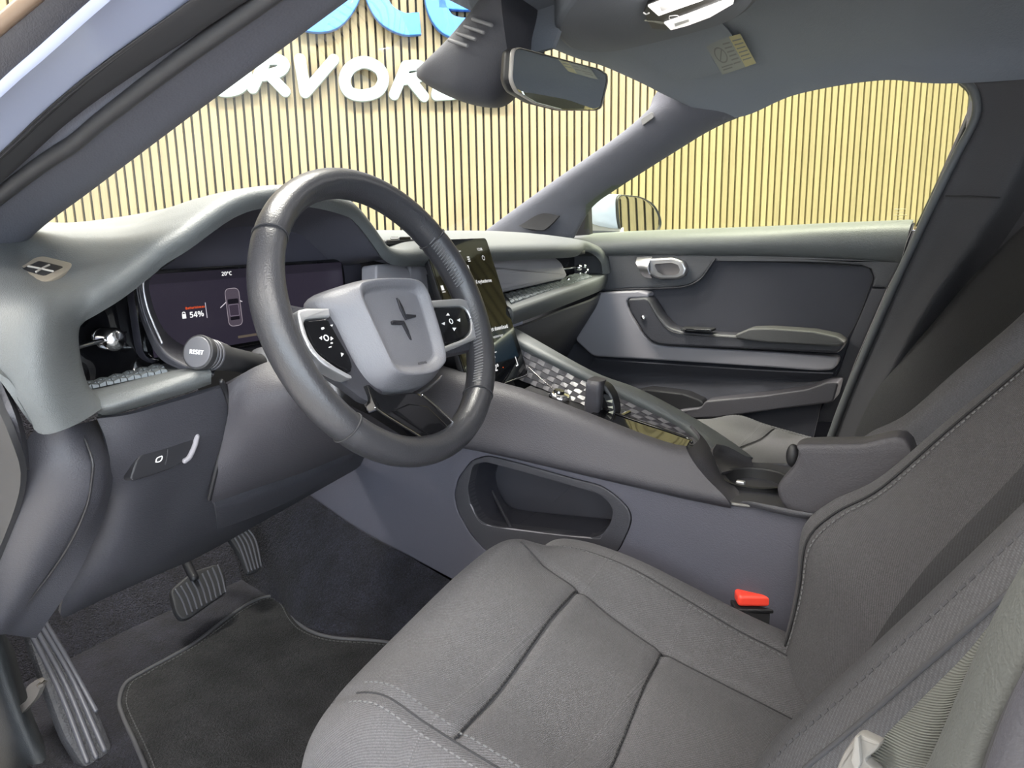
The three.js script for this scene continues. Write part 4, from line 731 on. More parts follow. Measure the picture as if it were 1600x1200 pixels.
  // shelf under the driver's vent
  part('shelf', patch([
    [[-0.6429, 0.839, -0.15], [-0.6402, 0.8415, -0.135], [-0.6083, 0.8464, -0.125], [-0.5641, 0.8529, -0.115], [-0.5342, 0.8564, -0.115]],
    [[-0.6566, 0.8518, -0.127], [-0.6519, 0.853, -0.113], [-0.6212, 0.858, -0.103], [-0.5746, 0.8619, -0.099], [-0.5448, 0.8639, -0.1]],
    [[-0.6595, 0.8597, -0.13], [-0.653, 0.8606, -0.115], [-0.6189, 0.8658, -0.105], [-0.5711, 0.872, -0.1], [-0.5437, 0.8735, -0.1]],
    [[-0.6525, 0.8667, -0.155], [-0.6435, 0.8669, -0.135], [-0.6052, 0.8712, -0.125], [-0.5616, 0.8757, -0.118], [-0.5323, 0.8763, -0.12]],
    [[-0.6302, 0.8625, -0.21], [-0.6068, 0.863, -0.21], [-0.5583, 0.8668, -0.21], [-0.5201, 0.8702, -0.21], [-0.4946, 0.8723, -0.2]]], 20, 24, 0.006), M.pad, dash, 'grey shelf below the outer vent');
  const tiles = (P, nu, nv, m, parent) => { // raised faceted tiles on a four-cornered area
    const n = V(sub3(P[1], P[0])).cross(V(sub3(P[3], P[0]))).normalize(), up = n.y < 0 ? [-n.x, -n.y, -n.z] : [n.x, n.y, n.z];
    for (let i = 0; i < nu; i++) for (let j = 0; j < nv; j++) {
      const g = (a, b) => lerp3(lerp3(P[0], P[1], a), lerp3(P[3], P[2], a), b), e = 0.06;
      const c = [g((i + e) / nu, (j + e) / nv), g((i + 1 - e) / nu, (j + e) / nv), g((i + 1 - e) / nu, (j + 1 - e) / nv), g((i + e) / nu, (j + 1 - e) / nv)];
      const hi = (i + j) % 2 ? 0.0022 : 0.0006, lo = (i + j) % 2 ? 0.0006 : 0.0022;
      const t = c.map((p, k) => add3(p, mul3(up, k === 0 || k === 3 ? hi : lo))), b = c.map(p => add3(p, mul3(up, -0.002)));
      const f = [[t[0], t[1], t[2]], [t[0], t[2], t[3]]];
      for (let k = 0; k < 4; k++) { const l = (k + 1) % 4; f.push([t[k], b[k], b[l]], [t[k], b[l], t[l]]); }
      const geo = new THREE.BufferGeometry(); geo.setAttribute('position', new THREE.Float32BufferAttribute(f.flat(2), 3)); geo.computeVertexNormals();
      geo.setAttribute('uv', new THREE.Float32BufferAttribute(new Array(f.length * 6).fill(0), 2));
      part('facet_tile', geo, m, parent);
    }
  };
  globalThis.tiles = tiles;
  const inlay = mat(0.13, 0.145, 0.155, 0.45);
  tiles([[-0.6465, 0.867, -0.16], [-0.5678, 0.8735, -0.14], [-0.5367, 0.8707, -0.2], [-0.6302, 0.8641, -0.2]].map(p => add3(p, [0, 0.0015, 0])), 12, 3, inlay, dash);

  // passenger side: trim board, vent recess, shelf
  part('passenger_recess', slab([[0.06, -0.06], [0.68, -0.06], [0.68, 0.05], [0.06, 0.05]], [[0, 0.925, -0.245], [1, 0, -0.06], [0, 1, 0]], -0.02, 0, 0.003), M.gloss, dash, 'black recess behind the passenger trim');
  part('trim_board', slab(rounded([[-0.3117, 0.0459], [-0.2037, 0.0415], [-0.0295, 0.0385], [0.2081, 0.0273], [0.2441, 0.0133], [0.2676, -0.0176], [0.256, -0.0239], [-0.0277, -0.0328], [-0.3303, -0.0426]], [.001,.001,.001, .012, .012, .006, .006, .001, .001], 5), 'ptrim', -0.03, 0, 0.006, [], 3), M.trim, dash, 'satin lavender grey trim board before the passenger');
  part('trim_board', slab(rounded([[-0.3954, 0.0391], [-0.33, 0.0378], [-0.3154, 0.0282], [-0.3005, -0.0232], [-0.3896, -0.0199], [-0.4006, 0.0141]], 0.006, 4), 'ptrim', -0.03, 0, 0.004, [], 3), M.trim, dash, 'small lavender trim left of the touch screen');
  part('recess_lip', slab([[-0.3245, 0.0494], [-0.0685, 0.0489], [0.1717, 0.0411], [0.3568, 0.0336], [0.3548, 0.0249], [0.1879, 0.0298], [-0.0467, 0.0399], [-0.3253, 0.0455]], 'ptrim', -0.03, 0.01, 0.003), M.black, dash);
  const pv = part('passenger_vent', rod([[0.4586, 0.9271, -0.2], [0.5025, 0.9268, -0.205], [0.5414, 0.9269, -0.21]], 0.0018, 8, 6), M.chrome, dash, 'chrome bar of the passenger vent');
  for (const [px, r] of [[[0.5313, 0.9261, -0.2], 0.0075], [[0.4769, 0.9019, -0.2], 0.004], [[0.5714, 0.9269, -0.205], 0.0045], [[0.5851, 0.9172, -0.205], 0.004], [[0.5749, 0.9118, -0.205], 0.003], [[0.5346, 0.9113, -0.2], 0.003]]) { const s = new THREE.IcosahedronGeometry(r, 1); s.translate(...px); part('vent_crystal', s, M.chrome, pv, 'faceted chrome vent piece'); }
  part('passenger_shelf', patch([
    [[0.0991, 0.8433, -0.13], [0.119, 0.8444, -0.13], [0.3194, 0.8547, -0.145], [0.5752, 0.8645, -0.18], [0.6905, 0.8688, -0.205]],
    [[0.0805, 0.8624, -0.11], [0.0979, 0.8639, -0.11], [0.2879, 0.8738, -0.128], [0.5755, 0.8826, -0.172], [0.6797, 0.8887, -0.195]],
    [[0.0767, 0.8752, -0.11], [0.094, 0.8769, -0.11], [0.2881, 0.8878, -0.128], [0.5753, 0.8975, -0.172], [0.6822, 0.9026, -0.198]],
    [[0.0902, 0.8789, -0.125], [0.1076, 0.8807, -0.125], [0.316, 0.8909, -0.143], [0.5853, 0.8996, -0.185], [0.6786, 0.9043, -0.205]],
    [[0.1803, 0.8882, -0.2], [0.1988, 0.8904, -0.2], [0.4206, 0.8997, -0.215], [0.6667, 0.9059, -0.25], [0.7535, 0.9056, -0.265]]], 20, 30, 0.006), M.pad, dash, 'grey shelf along the passenger side');
  tiles([[0.118, 0.8818, -0.13], [0.5818, 0.9005, -0.19], [0.6212, 0.9055, -0.245], [0.2026, 0.8889, -0.198]].map(p => add3(p, [0, 0.0025, 0])), 26, 4, inlay, dash);

  // closed front of the dash below the shelves
  part('glovebox', patch([
    [[-0.1359, 0.8248, -0.15], [0.1513, 0.8348, -0.15], [0.3472, 0.846, -0.16], [0.5788, 0.8518, -0.19], [0.6966, 0.8632, -0.22]],
    [[-0.1135, 0.7844, -0.17], [0.1824, 0.789, -0.17], [0.384, 0.8083, -0.18], [0.603, 0.8198, -0.21], [0.7245, 0.8344, -0.24]],
    [[-0.0434, 0.7097, -0.23], [0.2784, 0.7373, -0.23], [0.464, 0.7439, -0.24], [0.6514, 0.7646, -0.26], [0.7876, 0.7895, -0.29]],
    [[0.1822, 0.5259, -0.42], [0.5497, 0.5638, -0.4], [0.7174, 0.5818, -0.4], [0.9084, 0.6204, -0.42], [1.0311, 0.6584, -0.45]]], 20, 24, 0.006), M.plastic, dash, 'dark glove box lid');
  // knee panel on the driver's side
  part('knee_panel', patch([
    [[-0.653, 0.8431, -0.135], [-0.626, 0.8435, -0.125], [-0.5862, 0.8478, -0.12], [-0.5263, 0.8535, -0.115], [-0.4416, 0.8537, -0.13]],
    [[-0.648, 0.817, -0.135], [-0.6194, 0.8159, -0.13], [-0.5753, 0.8178, -0.13], [-0.508, 0.8203, -0.13], [-0.418, 0.8153, -0.15]],
    [[-0.6446, 0.7812, -0.145], [-0.6114, 0.7751, -0.145], [-0.5661, 0.7746, -0.145], [-0.5037, 0.774, -0.15], [-0.3983, 0.748, -0.18]],
    [[-0.6305, 0.725, -0.2], [-0.6098, 0.7227, -0.175], [-0.552, 0.7217, -0.18], [-0.5001, 0.7214, -0.18], [-0.3621, 0.7087, -0.2]],
    [[-0.6362, 0.6009, -0.29], [-0.5908, 0.6276, -0.25], [-0.5237, 0.6266, -0.25], [-0.4516, 0.6351, -0.25], [-0.2231, 0.6909, -0.2]],
    [[-0.6149, 0.5595, -0.34], [-0.5333, 0.553, -0.36], [-0.457, 0.5542, -0.36], [-0.3761, 0.5575, -0.36], [-0.1207, 0.6215, -0.3]]], 30, 30, 0.006), M.plastic, dash, 'dark knee panel left of the column');
  const sp = part('switch_panel', slab(rounded([[-0.0443, 0.0005], [-0.0351, 0.011], [-0.022, 0.0117], [0.0241, 0.0128], [0.0292, 0.0101], [0.0245, -0.0004], [0.0143, -0.0107], [-0.0038, -0.015], [-0.0471, -0.0157], [-0.0511, -0.0118]], 0.008, 4), 'kneeSw', -0.006, 0.008, 0.002), mat(0.014, 0.014, 0.017, 0.45), dash, 'black switch panel with tailgate button');
  part('switch_edge', rod([[0.0321, 0.0123], [0.0268, 0.0027], [0.0182, -0.0074], [0.012, -0.0101]].map(p => { const v = new THREE.Vector3(p[0], p[1], 0.009).applyMatrix4(frameM('kneeSw')); return [v.x, v.y, v.z]; }), 0.003, 20, 8), M.trim, sp);
  part('button_gap', rod([[-0.0045, 0.0065], [-0.0068, -0.0007], [-0.0105, -0.0075]].map(p => { const v = new THREE.Vector3(p[0], p[1], 0.0082).applyMatrix4(frameM('kneeSw')); return [v.x, v.y, v.z]; }), 0.0007, 8, 5), M.plastic, sp);
  const icon = [[-0.0206, -0.0026], [-0.0184, 0.001], [-0.0137, 0.0019], [-0.0123, 0.0015], [-0.0132, -0.0011], [-0.0163, -0.0031], [-0.0206, -0.0026]].map(p => { const v = new THREE.Vector3(p[0], p[1], 0.0085).applyMatrix4(frameM('kneeSw')); return [v.x, v.y, v.z]; });
  part('tailgate_symbol', tube(icon, 0.0006, 24, 5), M.white, sp, 'white tailgate symbol');

  // steering column shroud
  part('column_shroud', patch([
    [[-0.5198, 0.8556, -0.11], [-0.4847, 0.8672, -0.1], [-0.4265, 0.87, -0.09], [-0.3285, 0.8549, -0.09], [-0.2124, 0.8363, -0.1]],
    [[-0.5088, 0.8216, -0.12], [-0.5006, 0.837, -0.085], [-0.466, 0.8499, -0.05], [-0.3736, 0.8329, -0.05], [-0.2392, 0.8054, -0.08]],
    [[-0.5064, 0.7806, -0.14], [-0.4919, 0.7991, -0.1], [-0.4604, 0.8104, -0.06], [-0.366, 0.7936, -0.06], [-0.2297, 0.7652, -0.09]],
    [[-0.508, 0.739, -0.16], [-0.4714, 0.7533, -0.13], [-0.4275, 0.7621, -0.1], [-0.3264, 0.7495, -0.1], [-0.1954, 0.7268, -0.12]],
    [[-0.5003, 0.7018, -0.185], [-0.4424, 0.7082, -0.17], [-0.376, 0.7114, -0.16], [-0.2781, 0.7108, -0.16], [-0.1361, 0.6939, -0.17]],
    [[-0.4528, 0.6733, -0.23], [-0.3978, 0.6792, -0.22], [-0.3259, 0.681, -0.21], [-0.2377, 0.6846, -0.2], [-0.1007, 0.6702, -0.2]]], 30, 30, 0.005), M.consoleSkin, dash, 'violet grey steering column shroud');
  part('shroud_groove', rod([[-0.5321, 0.8602, -0.1], [-0.518, 0.8428, -0.112], [-0.5088, 0.8216, -0.12], [-0.5058, 0.8009, -0.13], [-0.5082, 0.7688, -0.145], [-0.5107, 0.7362, -0.158], [-0.5084, 0.7054, -0.175]], 0.003, 50, 6), M.black, dash, 'dark groove beside the column shroud');
  part('shroud_clip', rod([[-0.4467, 0.6811, -0.215], [-0.4321, 0.6844, -0.21], [-0.4148, 0.6896, -0.2]], 0.002, 8, 5), M.trim, dash);
  part('knee_rail', patch([[[-0.4948, 0.7008, -0.19], [-0.4308, 0.6979, -0.185], [-0.358, 0.7032, -0.18], [-0.2704, 0.7074, -0.17]], [[-0.4849, 0.6799, -0.2], [-0.4244, 0.6783, -0.195], [-0.3508, 0.681, -0.19], [-0.2611, 0.6918, -0.18]], [[-0.4523, 0.6363, -0.245], [-0.3949, 0.6385, -0.235], [-0.3256, 0.6493, -0.22], [-0.2413, 0.6754, -0.2]]], 10, 16, 0.005), M.plastic, dash, 'dark rail under the column');

  // end of the dash beside the door opening
  part('end_panel', patch([
    [[-0.705, 0.8469, -0.1384], [-0.69, 0.8453, -0.1233], [-0.665, 0.8371, -0.1432], [-0.645, 0.833, -0.1601]],
    [[-0.71, 0.8305, -0.1509], [-0.69, 0.8287, -0.1275], [-0.665, 0.8153, -0.1316], [-0.645, 0.8114, -0.1468]],
    [[-0.71, 0.8008, -0.1615], [-0.695, 0.7981, -0.1313], [-0.668, 0.7947, -0.1234], [-0.645, 0.7884, -0.1428]],
    [[-0.71, 0.754, -0.1889], [-0.695, 0.7556, -0.1533], [-0.668, 0.7552, -0.1423], [-0.645, 0.7482, -0.1584]],
    [[-0.71, 0.6684, -0.2652], [-0.695, 0.6742, -0.2294], [-0.668, 0.6617, -0.2346], [-0.645, 0.653, -0.2308]],
    [[-0.71, 0.5772, -0.3665], [-0.7, 0.5854, -0.3197], [-0.675, 0.5689, -0.3349], [-0.645, 0.5474, -0.3436]]], 30, 20, 0.006), endM, dash, 'smooth grey end panel below the dash, beside the door opening');
  part('end_panel_groove', rod([[-0.672, 0.8386, -0.1336], [-0.673, 0.8251, -0.1219], [-0.675, 0.807, -0.1107], [-0.675, 0.7916, -0.1152], [-0.676, 0.7602, -0.1293], [-0.678, 0.7174, -0.1631], [-0.678, 0.6658, -0.2195], [-0.683, 0.5717, -0.3303]], 0.0014, 60, 5), M.black, dash, 'shut line in the end panel');
  part('end_panel_edge', patch([[[-0.735, 0.9572, -0.1787], [-0.737, 0.9227, -0.1392], [-0.735, 0.8895, -0.126], [-0.735, 0.8596, -0.1107], [-0.72, 0.8071, -0.1396]], [[-0.72, 0.9613, -0.1882], [-0.728, 0.9241, -0.1416], [-0.725, 0.8864, -0.138], [-0.722, 0.8543, -0.1302], [-0.705, 0.7992, -0.1627]]], 4, 20, 0.01), endM, dash, 'rounded edge of the end panel');
  part('end_panel_outer', patch([[[-0.74, 0.9351, -0.1745], [-0.742, 0.9042, -0.134], [-0.74, 0.8769, -0.1191], [-0.738, 0.8492, -0.1075], [-0.722, 0.8065, -0.1357], [-0.715, 0.7578, -0.1775], [-0.715, 0.6735, -0.2528]], [[-0.74, 0.9241, -0.3695], [-0.742, 0.8834, -0.3818], [-0.74, 0.8465, -0.4041], [-0.738, 0.8076, -0.4273], [-0.722, 0.749, -0.5002], [-0.715, 0.6883, -0.5477], [-0.715, 0.5932, -0.5901]]], 12, 20, 0.006), M.rubber, dash, 'body side beside the end panel, colour darkened to hold down light');  // hinge pillar side, given a dark colour to offset its bright lighting
}
// ---------------------------------------------------------------- centre touch screen
{
  const g = thing('touch_screen', 'upright glossy centre touch screen behind the steering wheel', 'touch screen');
  const hw = 0.09, hh = 0.127;
  part('screen_housing', slab(rounded([[-hw, -hh], [hw, -hh], [hw, hh], [-hw, hh]], 0.008, 5), 'touch', -0.012, -0.0008, 0.003), M.black, g);
  part('cover_glass', slab(rounded([[-hw + .001, -hh + .001], [hw - .001, -hh + .001], [hw - .001, hh - .001], [-hw + .001, hh - .001]], 0.008, 5), 'touch', -0.002, 0, 0.0006), M.gloss, g, 'glossy black cover glass');
  part('screen_mount', slab([[-0.06, -0.16], [0.06, -0.16], [0.06, 0.08], [-0.06, 0.08]], 'touch', -0.06, -0.013, 0.004), M.black, g);
  part('screen_trim', rod([[0.012, -0.1255], [0.0329, -0.1248], [0.0804, -0.1242], [0.0901, -0.1189]].map(p => { const v = new THREE.Vector3(p[0], p[1], 0.0).applyMatrix4(frameM('touch')); return [v.x, v.y, v.z]; }), 0.0008, 12, 5), M.chrome, g);
  const cv = document.createElement('canvas'); cv.width = 680; cv.height = 960;
  const x = cv.getContext('2d'), S = 680 / 0.17, cx = u => (u + 0.085) * S, cy = v => (0.12 - v) * S;
  x.fillStyle = '#050608'; x.fillRect(0, 0, 680, 960);
  x.fillStyle = '#12202a'; { const y0 = cy([0.0868, -0.0301][1]), y1 = cy([0.0531, -0.0894][1]); x.fillRect(40, y0, 600, y1 - y0); }
  x.textBaseline = 'middle'; x.textAlign = 'left'; x.fillStyle = '#fff';
  const tx = (p, s, t, al = 'left') => { x.font = s; x.textAlign = al; x.fillText(t, cx(p[0]), cy(p[1])); };
  tx([0.0493, 0.106], 'bold 26px sans-serif', '12:08');
  { const p = [-0.0163, 0.1055]; x.fillRect(cx(p[0]), cy(p[1]), 70, 5); }
  { const p = [0.0164, 0.0909]; for (let k = 0; k < 3; k++) x.fillRect(cx(p[0]) - 14, cy(p[1]) - 16 + 14 * k, 28, 8); }
  { const p = [0.0607, 0.0906]; x.strokeStyle = '#fff'; x.lineWidth = 4; x.beginPath(); x.arc(cx(p[0]), cy(p[1]), 15, 0, 7); x.stroke(); }
  { const p = [0.0034, 0.0732]; x.fillRect(cx(p[0]) - 24, cy(p[1]) - 28, 48, 56); x.fillStyle = '#333'; x.fillRect(cx(p[0]) - 6, cy(p[1]) - 14, 12, 30); x.fillStyle = '#fff'; }
  tx([-0.0012, 0.0502], 'bold 32px sans-serif', 'Afspil nyhederne');
  { const p = [0.0003, 0.0423]; x.fillRect(cx(p[0]), cy(p[1]), 34, 4); }
  { const p = [-0.0786, 0.0474]; x.fillRect(cx(p[0]) - 14, cy(p[1]) - 16, 28, 32); x.fillRect(cx(p[0]) - 14, cy(p[1]) + 24, 34, 6); }
  { const p = [0.0048, 0.0153]; x.beginPath(); x.ellipse(cx(p[0]), cy(p[1]), 12, 24, 0, 0, 7); x.stroke(); }
  { const p = [0.0081, -0.0107]; x.fillStyle = '#5fb8f5'; x.fillRect(cx(p[0]) - 16, cy(p[1]) - 26, 34, 52); x.fillStyle = '#fff'; }
  tx([0.0035, -0.0336], 'bold 36px sans-serif', 'Intet download');
  { const p = [0.0013, -0.0411]; x.fillRect(cx(p[0]), cy(p[1]), 26, 5); }
  tx([0.0003, -0.0465], '22px sans-serif', 'Ingen opdateringer');
  { const p = [0.0042, -0.0715]; x.fillRect(cx(p[0]) - 36, cy(p[1]) - 2, 72, 5); x.fillRect(cx(p[0]) - 2, cy(p[1]) - 36, 5, 72); }
  tx([-0.0157, -0.0971], 'bold 60px sans-serif', '22°');
  { const p = [0.0169, -0.0988]; x.fillStyle = '#ff6a2a'; x.fillRect(cx(p[0]), cy(p[1]), 8, 8); x.fillStyle = '#fff'; }
  { const p = [0.0617, -0.0965]; x.lineWidth = 9; x.beginPath(); x.moveTo(cx(p[0]) + 8, cy(p[1]) - 34); x.lineTo(cx(p[0]) + 10, cy(p[1]) + 26); x.lineTo(cx(p[0]) - 18, cy(p[1]) + 30); x.stroke(); }
  const t = new THREE.CanvasTexture(cv); t.colorSpace = THREE.SRGBColorSpace;
  const q = new THREE.PlaneGeometry(0.17, 0.24); q.translate(0, 0, 0.0006); q.applyMatrix4(frameM('touch'));
  part('screen_image', q, new THREE.MeshPhysicalMaterial({ color: 0x020202, roughness: 0.05, emissive: 0xffffff, emissiveMap: t, emissiveIntensity: 0.45, clearcoat: 1, clearcoatRoughness: 0.03 }), g, 'lit icons and text');
}
// ---------------------------------------------------------------- indicator stalk
{
  const g = thing('indicator_stalk', 'black indicator stalk with silver RESET button on its end', 'stalk');
  const a = V([-0.55, 0.894, -0.1075]), b = V([-0.445, 0.8602, -0.1343]), d = b.clone().sub(a).normalize(), L = b.distanceTo(a);
  const up = new THREE.Vector3(0, 1, 0), e1 = d.clone().cross(up).normalize(), e2 = e1.clone().cross(d).normalize();
  const f = new THREE.Matrix4().makeBasis(e1, e2, d.clone().negate()).setPosition(a);       // n points out of the stalk end
  const cyl = (r0, r1, z0, z1, seg = 28) => { const c = new THREE.CylinderGeometry(r1, r0, z1 - z0, seg); c.rotateX(Math.PI / 2); c.translate(0, 0, (z0 + z1) / 2); c.applyMatrix4(f); return c; };
  const lathe = (prof) => { const c = new THREE.LatheGeometry(prof.map(p => new THREE.Vector2(p[0], p[1])), 32); c.rotateX(Math.PI / 2); c.applyMatrix4(f); return c; };
  part('stalk_body', lathe([[0.0001, -L - 0.02], [0.0125, -L - 0.02], [0.013, -L + 0.01], [0.0135, -0.045], [0.015, -0.038], [0.016, -0.026], [0.0165, -0.022], [0.0165, -0.006], [0.0185, -0.005], [0.019, 0.002], [0.0182, 0.004], [0.0001, 0.004]]), M.rubber, g);
  for (let k = 0; k < 3; k++) part('ring_groove', lathe([[0.0166, -0.02 + k * 0.005], [0.0174, -0.0195 + k * 0.005], [0.0174, -0.0175 + k * 0.005], [0.0166, -0.017 + k * 0.005]]), M.rubberRib, g);
  const btn = part('reset_button', lathe([[0.0001, 0.0052], [0.0158, 0.0052], [0.0168, 0.0042], [0.0168, 0.002]]), mat(0.09, 0.09, 0.1, 0.4), g, 'grey round button lettered RESET');
  const font = await new FontLoader().loadAsync('fonts/droid/droid_sans_bold.typeface.json');
  globalThis.boldFont = font;
  const tg = new TextGeometry('RESET', { font, size: 0.0046, depth: 0.0004, curveSegments: 3 }); tg.computeBoundingBox(); tg.translate(-tg.boundingBox.max.x / 2, -0.0023, 0.0051);
  // letters upright as seen from the driver's door
  const rx = new THREE.Vector3(camRight[0], camRight[1], camRight[2]).addScaledVector(d, -V(camRight).dot(d)).normalize().applyAxisAngle(d, 0.12), nn = d.clone().negate();
  tg.applyMatrix4(new THREE.Matrix4().makeBasis(rx, nn.clone().cross(rx), nn).setPosition(a));
  part('reset_lettering', tg, M.white, btn);
  part('light_ring', rod([a.clone().addScaledVector(d, 0.03).addScaledVector(e2, 0.0165).addScaledVector(e1, -0.004).toArray(), a.clone().addScaledVector(d, 0.05).addScaledVector(e2, 0.0145).addScaledVector(e1, -0.005).toArray()], 0.0016, 6, 6), M.trim, g);
  const col = lathe([[0.0135, -L + 0.012], [0.022, -L + 0.006], [0.025, -L - 0.004], [0.026, -L - 0.016], [0.0001, -L - 0.02]]);
  part('stalk_collar', col, mat(0.16, 0.16, 0.17, 0.4), g, 'grey collar where the stalk enters the column');
}

// ---------------------------------------------------------------- steering wheel
{
  const g = thing('steering_wheel', 'black leather steering wheel with grey airbag hub and metal spokes', 'steering wheel');
  const WM = frameM('wheel'), Rm = 0.1665, ra = 0.0172, rb = 0.0205;
  // rim: oval section with thumb swellings, seams between the leather pieces
  const rimPt = (a, b, k = 1) => { const sw = 1 + 0.1 * Math.exp(-Math.pow((a - 0.12) / 0.28, 2)) + 0.1 * Math.exp(-Math.pow((a - Math.PI + 0.12) / 0.28, 2)); const r = Rm + Math.cos(b) * ra * k * sw; return new THREE.Vector3(Math.cos(a) * r, Math.sin(a) * r, Math.sin(b) * rb * k).applyMatrix4(WM); };
  const seams = [[-0.1411, 0.1098], [0.1438, 0.0966], [-0.1368, -0.1239], [0.113, -0.1252]].map(p => Math.atan2(p[1], p[0])).map(a => a < 0 ? a + 2 * Math.PI : a).sort((a, b) => a - b);
  for (let s = 0; s < 4; s++) {
    const a0 = seams[s], a1 = s < 3 ? seams[s + 1] : seams[0] + 2 * Math.PI, n = Math.ceil((a1 - a0) / 0.05), G = [];
    for (let i = 0; i <= n; i++) { const a = a0 + (a1 - a0) * i / n, e = Math.min(i, n - i), k = e === 0 ? 0.965 : 1, row = []; for (let j = 0; j <= 28; j++) { const v = rimPt(a, j / 28 * 2 * Math.PI, k); row.push([v.x, v.y, v.z]); } G.push(row); }
    part('rim_leather', gridGeo(G, true), M.leather, g, ['smooth black leather rim section', 'perforated grip leather of the rim'][0]);
  }
  for (const a of seams) { const p = []; for (let j = 0; j < 24; j++) { const v = rimPt(a, j / 24 * 2 * Math.PI, 1.0); p.push([v.x, v.y, v.z]); } part('rim_seam', tube(p, 0.0012, 48, 6, true), M.seam, g); }
  // cross stitching on the inner side of the rim
  const st = []; for (const [b0, b1] of [[0.15, 0.62], [5.5, 6.2]]) for (let a = b0; a < b1; a += 0.028) { const p = rimPt(a, Math.PI * 0.93, 1.02), q = rimPt(a + 0.016, Math.PI * 0.76, 1.02); st.push(rod([p.toArray(), q.toArray()], 0.0009, 2, 5)); }
  part('rim_stitching', st, M.thread, g, 'grey cross stitching inside the rim');

  // airbag hub: body and dished face
  const hub = rounded([[-0.1058, 0.0309], [-0.0858, 0.0394], [-0.0217, 0.0485], [0.0233, 0.0487], [0.0698, 0.0422], [0.0878, 0.0305], [0.0916, 0.0091], [0.0813, -0.055], [0.0663, -0.0759], [0.0454, -0.0891], [0.0144, -0.0947], [-0.029, -0.094], [-0.0598, -0.0839], [-0.0735, -0.0699], [-0.0824, -0.0474], [-0.0901, 0.0087]], 0.012, 3);
  const face = [[-0.0608, 0.027], [-0.0494, 0.0352], [-0.0098, 0.037], [0.0412, 0.0319], [0.055, 0.0209], [0.0558, 0.0024], [0.0471, -0.0615], [0.0322, -0.078], [0.0056, -0.083], [-0.0308, -0.0788], [-0.0488, -0.071], [-0.0543, -0.055], [-0.0624, 0.0137]];
  const toW = (p, n) => { const v = new THREE.Vector3(p[0], p[1], n).applyMatrix4(WM); return [v.x, v.y, v.z]; };
  const hs = smooth(hub.map(p => [p[0], p[1], 0]), 48, true), fs = smooth(face.map(p => [p[0], p[1], 0]), 48, true);
  const c0 = [fs.reduce((s, p) => s + p[0], 0) / 48, fs.reduce((s, p) => s + p[1], 0) / 48];
  // start both loops at the same direction from the centre
  const byAngle = L => { const n = L.length, out = []; for (let k = 0; k < 48; k++) { const a = -Math.PI + (k + 0.5) / 48 * 2 * Math.PI, d = [Math.cos(a), Math.sin(a)]; let best = 0; for (let i = 0; i < n; i++) { const p = [L[i][0] - c0[0], L[i][1] - c0[1]], q = [L[(i + 1) % n][0] - c0[0], L[(i + 1) % n][1] - c0[1]]; const ex = q[0] - p[0], ey = q[1] - p[1], den = d[0] * ey - d[1] * ex; if (Math.abs(den) < 1e-9) continue; const t = (p[0] * ey - p[1] * ex) / den, u = (p[0] * d[1] - p[1] * d[0]) / den; if (t > 0 && u >= -1e-6 && u <= 1 + 1e-6) best = Math.max(best, t); } out.push([c0[0] + d[0] * best, c0[1] + d[1] * best]); } return out; };
  const H = byAngle(hs), Fc = byAngle(fs), sc = (L, k) => L.map(p => [c0[0] + (p[0] - c0[0]) * k, c0[1] + (p[1] - c0[1]) * k]);
  const mixL = (A, B, t) => A.map((p, i) => [p[0] + (B[i][0] - p[0]) * t, p[1] + (B[i][1] - p[1]) * t]);
  const ringsH = [[sc(H, 0.9), -0.03], [H, -0.022], [mixL(H, Fc, 0.15), -0.004], [mixL(H, Fc, 0.7), 0.014], [mixL(H, Fc, 0.97), 0.0235], [sc(Fc, 0.985), 0.026], [sc(Fc, 0.93), 0.0255], [sc(Fc, 0.86), 0.022], [sc(Fc, 0.8), 0.0175], [sc(Fc, 0.7), 0.0165], [sc(Fc, 0.4), 0.017], [sc(Fc, 0.05), 0.017]];
  part('airbag_cover', rings(ringsH.map(([L, n]) => L.map(p => toW(p, n))), 96, 66), mat(0.12, 0.12, 0.133, 0.5, { bumpMap: T.grain, bumpScale: 0.00025 }), g, 'grey squircle airbag cover with a dished face');
  const starM = mat(0.02, 0.02, 0.024, 0.25);
  const s1 = part('emblem', slab([[0.0045, 0.014], [0.0066, 0.0114], [0.0087, 0.0024], [0.0089, -0.0069], [0.0265, -0.0097], [0.025, -0.0124], [0.0057, -0.0138], [0.004, -0.0084], [0.003, 0.0005]], 'wheel', 0.014, 0.0192, 0.001), starM, g, 'dark upper half of the star emblem');
  part('emblem', slab([[-0.0201, -0.0127], [-0.0161, -0.0116], [0.0009, -0.014], [0.0022, -0.017], [0.0033, -0.0267], [0.0026, -0.0386], [0.0007, -0.0368], [-0.0012, -0.0285], [-0.0029, -0.0188], [-0.0208, -0.0162]], 'wheel', 0.014, 0.0192, 0.001), starM, g, 'dark lower half of the star emblem');
  { const t = new TextGeometry('AIRBAG', { font: boldFont, size: 0.0032, depth: 0.0004, curveSegments: 2 }); t.computeBoundingBox(); t.rotateZ(-0.02); const p = [-0.0016, -0.07]; t.translate(p[0] - t.boundingBox.max.x / 2, p[1], 0.0245); t.applyMatrix4(WM); part('airbag_lettering', t, mat(0.045, 0.045, 0.05, 0.5), g, 'small embossed lettering'); }

  // spokes: backing, metal brackets and black button pads
  const spokeM = mat(0.03, 0.03, 0.035, 0.4);
  part('spoke', slab(rounded([[-0.1438, 0.0331], [-0.1213, 0.0252], [-0.0775, 0.0193], [-0.068, -0.0424], [-0.0437, -0.0773], [-0.0573, -0.0992], [-0.0823, -0.0908], [-0.1142, -0.0565], [-0.1339, -0.0288], [-0.141, -0.0024]], 0.01, 4), 'wheel', -0.022, -0.003, 0.006), M.plastic, g, 'left spoke backing');
